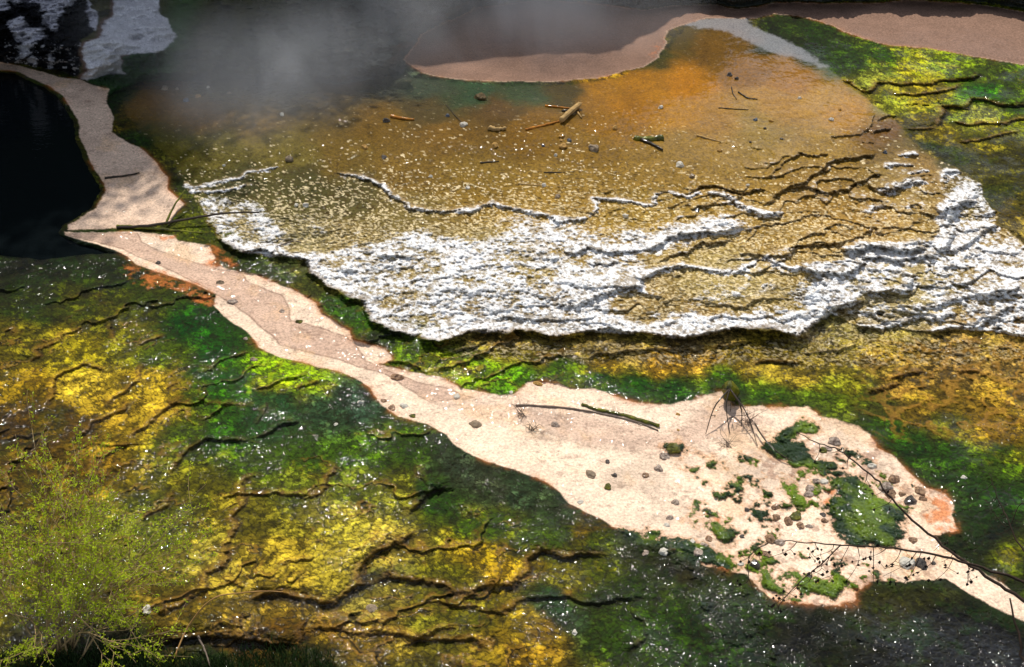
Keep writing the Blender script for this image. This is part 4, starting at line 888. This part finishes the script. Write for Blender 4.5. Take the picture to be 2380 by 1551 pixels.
# split log on the golden flat
lg = bpy.data.objects.new('split_log', None); COL.objects.link(lg); lg.location = ground_at(1328, 272)
tag(lg, 'split pale log with a dark shaded side on the golden flat', 'log')
def local(o, parent): o.parent = parent; o.matrix_parent_inverse = Matrix.Translation(-parent.location)
a_, b_ = ground_at(1303, 287, .07), ground_at(1348, 252, .09); r = 6.2 / ppm(1328, 272)
V_, F_ = tube(resample([a_, (a_ + b_) / 2 + Vector((0, 0, .01)), b_], 12), [r * x for x in (1.0, 1.08, 1.05, 1, 1, .97, 1, .95, .9, .86, .8, .7)], 10, .35, 3)
local(MB().add(V_, F_).build('trunk', wood_pale), lg)
m_ = MB()
for q in (-.5, .25, .8):
    off = (b_ - a_).cross(Vector((0, 0, 1))).normalized() * r * q
    V_, F_ = tube([a_ + off + Vector((0, 0, r * .75)), (a_ + b_) / 2 + off + Vector((0, 0, r * .92)), b_ + off + Vector((0, 0, r * .7))], [r * .22, r * .26, r * .16], 6, .5, q); m_.add(V_, F_)
local(m_.build('splinter', wood_pale), lg)
stick([(1268,247),(1305,252),(1345,256)], 6, wood_or, 'thin orange stained stick behind the split log')
stick([(1306,260),(1330,258),(1346,254)], 6, wood_dark, 'short black stick tucked behind the split log')
stick([(1222,303),(1262,294),(1300,285)], 7, wood_or, 'orange algae covered stick running left from the split log', wob=.6)
stick([(1342,262),(1352,275)], 5, wood_pale, 'stubby stick right of the split log', n=6)
stick([(908,273),(935,278),(962,281)], 8, wood_or, 'pale half buried stick on the dim left flat')
stick([(1136,302),(1155,303),(1176,302)], 12, wood_pale, 'stubby weathered piece of driftwood left of the split log', 'driftwood', 'driftwood', wob=.7)
stick([(1474,324),(1505,327),(1540,323)], 11, wood_moss, 'upper arm of the dark forked driftwood', 'driftwood', 'driftwood', taper=1.2, wob=.6)
stick([(1490,329),(1520,340),(1540,351)], 9, wood_dark, 'lower arm of the dark forked driftwood', 'driftwood', 'driftwood', wob=.6)
stick([(1621,317),(1648,324),(1676,333)], 5, wood_pale, 'pale straight stick right of the forked driftwood')
stick([(1204,427),(1250,431),(1316,437)], 3.2, wood_pale, 'long thin pale twig on the lower golden flat', 'twig', 'twig')
stick([(1115,379),(1140,378),(1160,375)], 4, wood_dark, 'short dark twig in the middle of the golden flat', 'twig', 'twig')
stick([(1265,402),(1300,402),(1335,400)], 3, wood_dark, 'thin dark twig above the long pale twig', 'twig', 'twig')
stick([(1036,245),(1055,268),(1078,290)], 2.5, wood_dark, 'thin dark twig leading to a pale wedge of stone', 'twig', 'twig')
stick([(1700,205),(1705,220),(1712,232)], 3, wood_dark, 'short twig on the orange right slope', 'twig', 'twig')
stick([(1715,216),(1735,227),(1760,232)], 4, wood_dark, 'dark bark scrap on the orange right slope', 'twig', 'twig', wob=.9)
stick([(1670,252),(1700,254),(1740,256)], 3, wood_dark, 'thin twig between the orange patch and the right ridge', 'twig', 'twig')
stick([(1637,438),(1645,455)], 3, wood_pale, 'tiny twig inside the black arched ledge', 'twig', 'twig', n=5)
# poles over the left bend of the stream
stick([(272,532),(340,534),(440,525),(520,517),(604,508)], 7, wood_dark, 'long dark pole lying from the stream onto the white crust', 'pole', 'pole', lifts=[.03,.07,.12,.16,.12], n=20)
stick([(272,530),(330,532),(400,538),(470,545)], 9, wood_moss, 'green slimy pole beneath the long dark pole', 'pole', 'pole', n=16)
stick([(386,528),(408,504),(436,478)], 6, wood_moss, 'short leaning stick propped on the long dark pole', 'stick', 'stick', lifts=[.05,.2,.3])
stick([(393,527),(410,513),(428,497)], 4, wood_grey, 'thin grey stick beside the short leaning stick', 'stick', 'stick', lifts=[.04,.12,.14])
stick([(245,416),(280,411),(325,405)], 6, wood_dark, 'dark root lying in the dim upper stream', 'root', 'root')
stick([(565,586),(610,582),(650,571),(680,562),(700,564)], 4, wood_grey, 'curved grey branch along the left foot of the terrace', 'branch', 'branch', n=20)
stick([(1198,944),(1260,946),(1330,952),(1400,965),(1470,980),(1530,1002)], 6, wood_grey, 'long thin waterworn branch curving across the stream', 'branch', 'branch', n=30)
stick([(1353,942),(1380,952),(1430,962),(1480,975),(1533,992)], 7.5, wood_moss, 'mossy green log beside the long waterworn branch', 'mossy_log', 'log', n=26, wob=.7, taper=1.1)
# dead branch with a mossy stump end
db = bpy.data.objects.new('dead_branch', None); COL.objects.link(db); db.location = ground_at(1695, 935)
tag(db, 'dead black branch forking from a mossy stump on the stream bank', 'branch')
m_ = MB(); top = ground_at(1692, 945, .30)
for pts in ([(1640,1013),.02],[(1760,1040),.02],[(1697,1010),.02],[(1722,1000),.06]):
    e = ground_at(*pts[0], pts[1]); mid = (top + e) / 2 + Vector((rng.uniform(-.07, .07), rng.uniform(-.05, .05), rng.uniform(.0, .09)))
    V_, F_ = tube(resample([top, mid, e], 10), [.014 - .0011 * k for k in range(10)], 6, .5, rng.random() * 9); m_.add(V_, F_)
    for _ in range(5):
        p = top.lerp(e, rng.uniform(.3, .95)) + Vector((0, 0, .03)); q = p + Vector((rng.gauss(0, .08), rng.gauss(0, .08), rng.uniform(-.05, .08)))
        V_, F_ = tube([p, (p + q) / 2 + Vector((0, 0, .01)), q], [.006, .005, .002], 4, .1); m_.add(V_, F_)
local(m_.build('fork', wood_dark), db)
V_, F_ = tube(resample([ground_at(1700, 922, .0), ground_at(1694, 925, .14), ground_at(1690, 935, .27), top], 10), [.10, .11, .12, .11, .10, .09, .08, .06, .045, .03], 10, .6, 5)
local(MB().add(V_, F_).build('stump', wood_moss), db)
# twiggy clump in the stream
def twig_clump(u, v, n, spread, label, mat=wood_grey, up=.25, name='twig_clump'):
    m_ = MB(); b = ground_at(u, v, .01)
    for _ in range(n):
        a = rng.uniform(0, 6.28); d = Vector((math.cos(a) * spread * rng.uniform(.4, 1), math.sin(a) * spread * rng.uniform(.4, 1), rng.uniform(0, up)))
        P = resample([b + Vector((rng.gauss(0, .03), rng.gauss(0, .03), 0)), b + d * .5 + Vector((rng.gauss(0, .03), rng.gauss(0, .03), .03)), b + d], 7)
        V_, F_ = tube(P, [.005 * (1 - .12 * k) for k in range(7)], 5, .2); m_.add(V_, F_)
    return tag(m_.build(name, mat), label, 'twigs')
twig_clump(1212, 965, 12, .22, 'small clump of bleached twigs at the start of the brown channel')
twig_clump(1237, 1000, 10, .2, 'dark twigs caught in the stream below the bleached clump', wood_dark, .1)
twig_clump(1740, 985, 16, .28, 'pale crusted twigs right of the dead black branch', wood_grey, .3)
twig_clump(1688, 1035, 12, .25, 'bleached twigs below the dead black branch', wood_grey, .12)
stick([(1752,1000),(1775,1035),(1810,1062),(1845,1075)], 4, wood_dark, 'dark thin branch reaching toward the first green island', 'branch', 'branch', lifts=[.12,.1,.06,.02])

# ------------------------------------------------------------------ foreground shrub, lower left
def grow(mb, p, d, length, r, depth, tips, mat_r=.5, droop=.0, seg=5, nseg=6, spread=.55):
    P = [p]; dd = d.copy()
    for k in range(nseg):
        dd = (dd + Vector((rng.gauss(0, .12), rng.gauss(0, .12), rng.gauss(0, .08) - droop))).normalized(); P.append(P[-1] + dd * (length / nseg))
    V_, F_ = tube(P, [r * (1 - .6 * k / nseg) for k in range(nseg + 1)], seg, .1); mb.add(V_, F_)
    if depth <= 0:
        tips.append(P); return
    for k in range(2, nseg + 1):
        for _ in range(2 if depth > 1 else 2):
            a = Vector((rng.gauss(0, 1), rng.gauss(0, 1), rng.gauss(0, .6))); dn = (dd + a * spread).normalized()
            grow(mb, P[k], dn, length * rng.uniform(.35, .6), r * .5, depth - 1, tips, droop=droop, seg=4, nseg=4, spread=spread)
sh = bpy.data.objects.new('shrub', None); COL.objects.link(sh)
base = ground_at(140, 1520); sh.location = base
tag(sh, 'feathery yellow green shrub in the lower left foreground', 'shrub')
mb = MB(); tips = []
for k in range(15):
    a = rng.uniform(-1, 1); d = Vector((a * .62 + .16, rng.uniform(-.15, .55), 1.0)).normalized()
    grow(mb, base + Vector((rng.gauss(0, .12), rng.gauss(0, .1), -.05)), d, rng.uniform(1.0, 1.8), .012, 2, tips, spread=.6)
local(mb.build('stem', simple_mat('shrub_stem', (164, 138, 98), .8, .1, 12, .3, .004)), sh)
Pl = []; Dl = []
for P in tips:
    if (P[-1] - base).length < .45: continue
    for k in range(len(P) - 1):
        for _ in range(rng.choice((1, 3, 6, 10))):
            f = rng.random(); p = P[k].lerp(P[k + 1], f); Pl.append(tuple(p + Vector((rng.gauss(0, .012), rng.gauss(0, .012), rng.gauss(0, .012))))); Dl.append(tuple((P[k + 1] - P[k]).normalized() * .8))
print('shrub leaves', len(Pl))
local(leaves_mesh('foliage', np.array(Pl), .034, leaf_mat('shrub_leaf', (186, 204, 44), .55), aspect=2.6, dirs=np.array(Dl)), sh)
mb = MB()
for k in range(16):
    a = rng.uniform(-1, 1); p = base + Vector((a * .8, rng.uniform(-.1, .5), rng.uniform(0, .9))); q = p + Vector((rng.gauss(0, .35), rng.gauss(0, .2), rng.uniform(.3, 1.1)))
    V_, F_ = tube(resample([p, (p + q) / 2 + Vector((rng.gauss(0, .04), 0, 0)), q], 8), [.0065 * (1 - .1 * j) for j in range(8)], 4, .1); mb.add(V_, F_)
local(mb.build('dead_twigs', simple_mat('bleached_twig', (186, 160, 130), .8, .1, 12, .2, .003)), sh)

# arching weed stalk and grass along the near bank
stick([(400,1545),(440,1490),(500,1450),(560,1440),(630,1432),(665,1428)], 4, simple_mat('dry_stalk', (170, 130, 80), .7, .1, 8, .2, .003), 'long arching dry stalk at the bottom left', 'stalk', 'stalk', lifts=[0, .2, .38, .42, .40, .36], n=24)
stick([(464,1500),(480,1530),(495,1580)], 5, wood_grey, 'bleached forked twig on the near bank', 'twig', 'twig', lifts=[.15,.1,.05])
nG = 5200; gu = NR.uniform(-250, 780, nG); gv = 1512 + 60 * NR.random(nG) ** .8 + 18 * np.sin(gu / 60) + np.clip(gu - 500, 0, 400) * .12 * NR.random(nG)
gp = np.array([tuple(ground_at(a, b)) for a, b in zip(gu, gv)]); dirs = np.stack([NR.normal(size=nG) * .5, NR.normal(size=nG) * .5, np.full(nG, 1.6)], -1)
tag(leaves_mesh('grass', gp, .13, leaf_mat('grass_blade', (44, 62, 30), .3), aspect=12, dirs=dirs, jitter=.35), 'dark green grass along the near bank at the bottom left', 'grass', kind='stuff')

# ------------------------------------------------------------------ leafless tree at the right, its twigs hang into view
DT = 7.0
def q_(u, v, d=DT): return at_dist(u, v, d)
tr = bpy.data.objects.new('leafless_tree', None); COL.objects.link(tr)
root = q_(2700, 1560, 7.2); gz = float(root.z)
tb = Vector((root.x + .3, root.y - .4, 0.0)); tr.location = tb
tag(tr, 'bare dark twigs with seed clusters hanging in from the right edge', 'tree')
bark = simple_mat('twig_bark', (58, 46, 38), .8, .1, 30, .3, .002)
V_, F_ = tube(resample([tb, tb + Vector((.1, 0, gz * .5)), root, root + Vector((.15, -.2, 1.2))], 14), [.12 - .005 * k for k in range(14)], 9, .2, 2)
local(MB().add(V_, F_).build('trunk', bark), tr)
seeds = MB(); S_MAT = simple_mat('seed_pod', (34, 26, 24), .8, .1, 30, .3, .002)
def pod(p, s=.010):
    bm_v = []
    for _ in range(1):
        c = p
        for dx, dy, dz in ((1, 0, 0), (-1, 0, 0), (0, 1, 0), (0, -1, 0), (0, 0, 1.3), (0, 0, -1.3)):
            bm_v.append(c + Vector((dx, dy, dz)) * s * rng.uniform(.5, 1.9))
    local(mesh_obj('seed_pod', bm_v, [(0, 2, 4), (2, 1, 4), (1, 3, 4), (3, 0, 4), (2, 0, 5), (1, 2, 5), (3, 1, 5), (0, 3, 5)], S_MAT, smooth=False), tr)
def branch(pts, r0, r1, n=30, d0=DT, d1=DT):
    P = [q_(u, v, d0 + (d1 - d0) * i / max(1, len(pts) - 1)) for i, (u, v) in enumerate(pts)]
    P = resample(P, n); P = [p + Vector((rng.gauss(0, r0 * .35), rng.gauss(0, r0 * .35), rng.gauss(0, r0 * .35))) for p in P]
    mb = MB(); V_, F_ = tube(P, [r0 + (r1 - r0) * k / (n - 1) for k in range(n)], 6, .15); mb.add(V_, F_)
    return mb, P
def hang(mb, P, f0, f1, n, length, pods=4, side=(-.25, 0)):
    for k in range(n):
        f = f0 + (f1 - f0) * (k + rng.uniform(.2, .8)) / n; p = P[int(f * (len(P) - 1))]
        l = length * rng.uniform(.5, 1.1); d = Vector((rng.gauss(side[0], .25), rng.gauss(0, .25), -1)).normalized()
        Q = resample([p, p + d * l * .5 + Vector((rng.gauss(0, .01), 0, 0)), p + d * l + Vector((rng.gauss(-.02, .02), 0, 0))], 6)
        V_, F_ = tube(Q, [.0022 * (1 - .1 * j) for j in range(6)], 4, 0); mb.add(V_, F_)
        for _ in range(pods):
            b = Q[rng.randint(2, 5)]; e = b + Vector((rng.gauss(0, .025), rng.gauss(0, .02), rng.gauss(0, .02)))
            V_, F_ = tube([b, e], [.0014, .001], 3, 0); mb.add(V_, F_); pod(e, .0065)
mb, P = branch([(2700,1540),(2560,1420),(2380,1353),(2260,1312),(2150,1285),(2050,1273),(1940,1266),(1825,1257)], .009, .0022, 44, 7.1, 6.8)
hang(mb, P, .45, .98, 13, .20, 4); local(mb.build('branch', bark), tr)
mb, P = branch([(2700,1560),(2520,1480),(2380,1397),(2300,1345),(2230,1298),(2170,1250),(2090,1180),(2040,1120),(2000,1085),(1950,1045),(1900,1030),(1850,1003)], .010, .0018, 50, 7.1, 7.3)
hang(mb, P, .3, .95, 9, .11, 2, (.1, 0)); local(mb.build('branch', bark), tr)
mb, P = branch([(1955,1265),(1910,1310),(1862,1350),(1828,1385),(1785,1440)], .0038, .0015, 20, 6.85, 6.8)
hang(mb, P, .1, .9, 6, .08, 4); local(mb.build('branch', bark), tr)
mb, P = branch([(1785,1263),(1748,1285),(1738,1320),(1750,1370),(1790,1425)], .003, .0012, 20, 6.8, 6.8); hang(mb, P, .1, .7, 3, .05, 2); local(mb.build('branch', bark), tr)
mb, P = branch([(2560,1420),(2430,1330),(2370,1270),(2345,1215),(2322,1165),(2300,1100)], .006, .0015, 24, 7.1, 7.3); hang(mb, P, .5, .95, 7, .08, 0, (-.6, 0)); local(mb.build('branch', bark), tr)
mb, P = branch([(2560,1420),(2460,1250),(2380,1170),(2340,1225),(2290,1160)], .004, .0012, 24, 7.1, 7.3); local(mb.build('branch', bark), tr)
mb, P = branch([(2480,1700),(2390,1560),(2365,1470),(2345,1390)], .010, .004, 16, 7.0, 7.0); local(mb.build('branch', bark), tr)
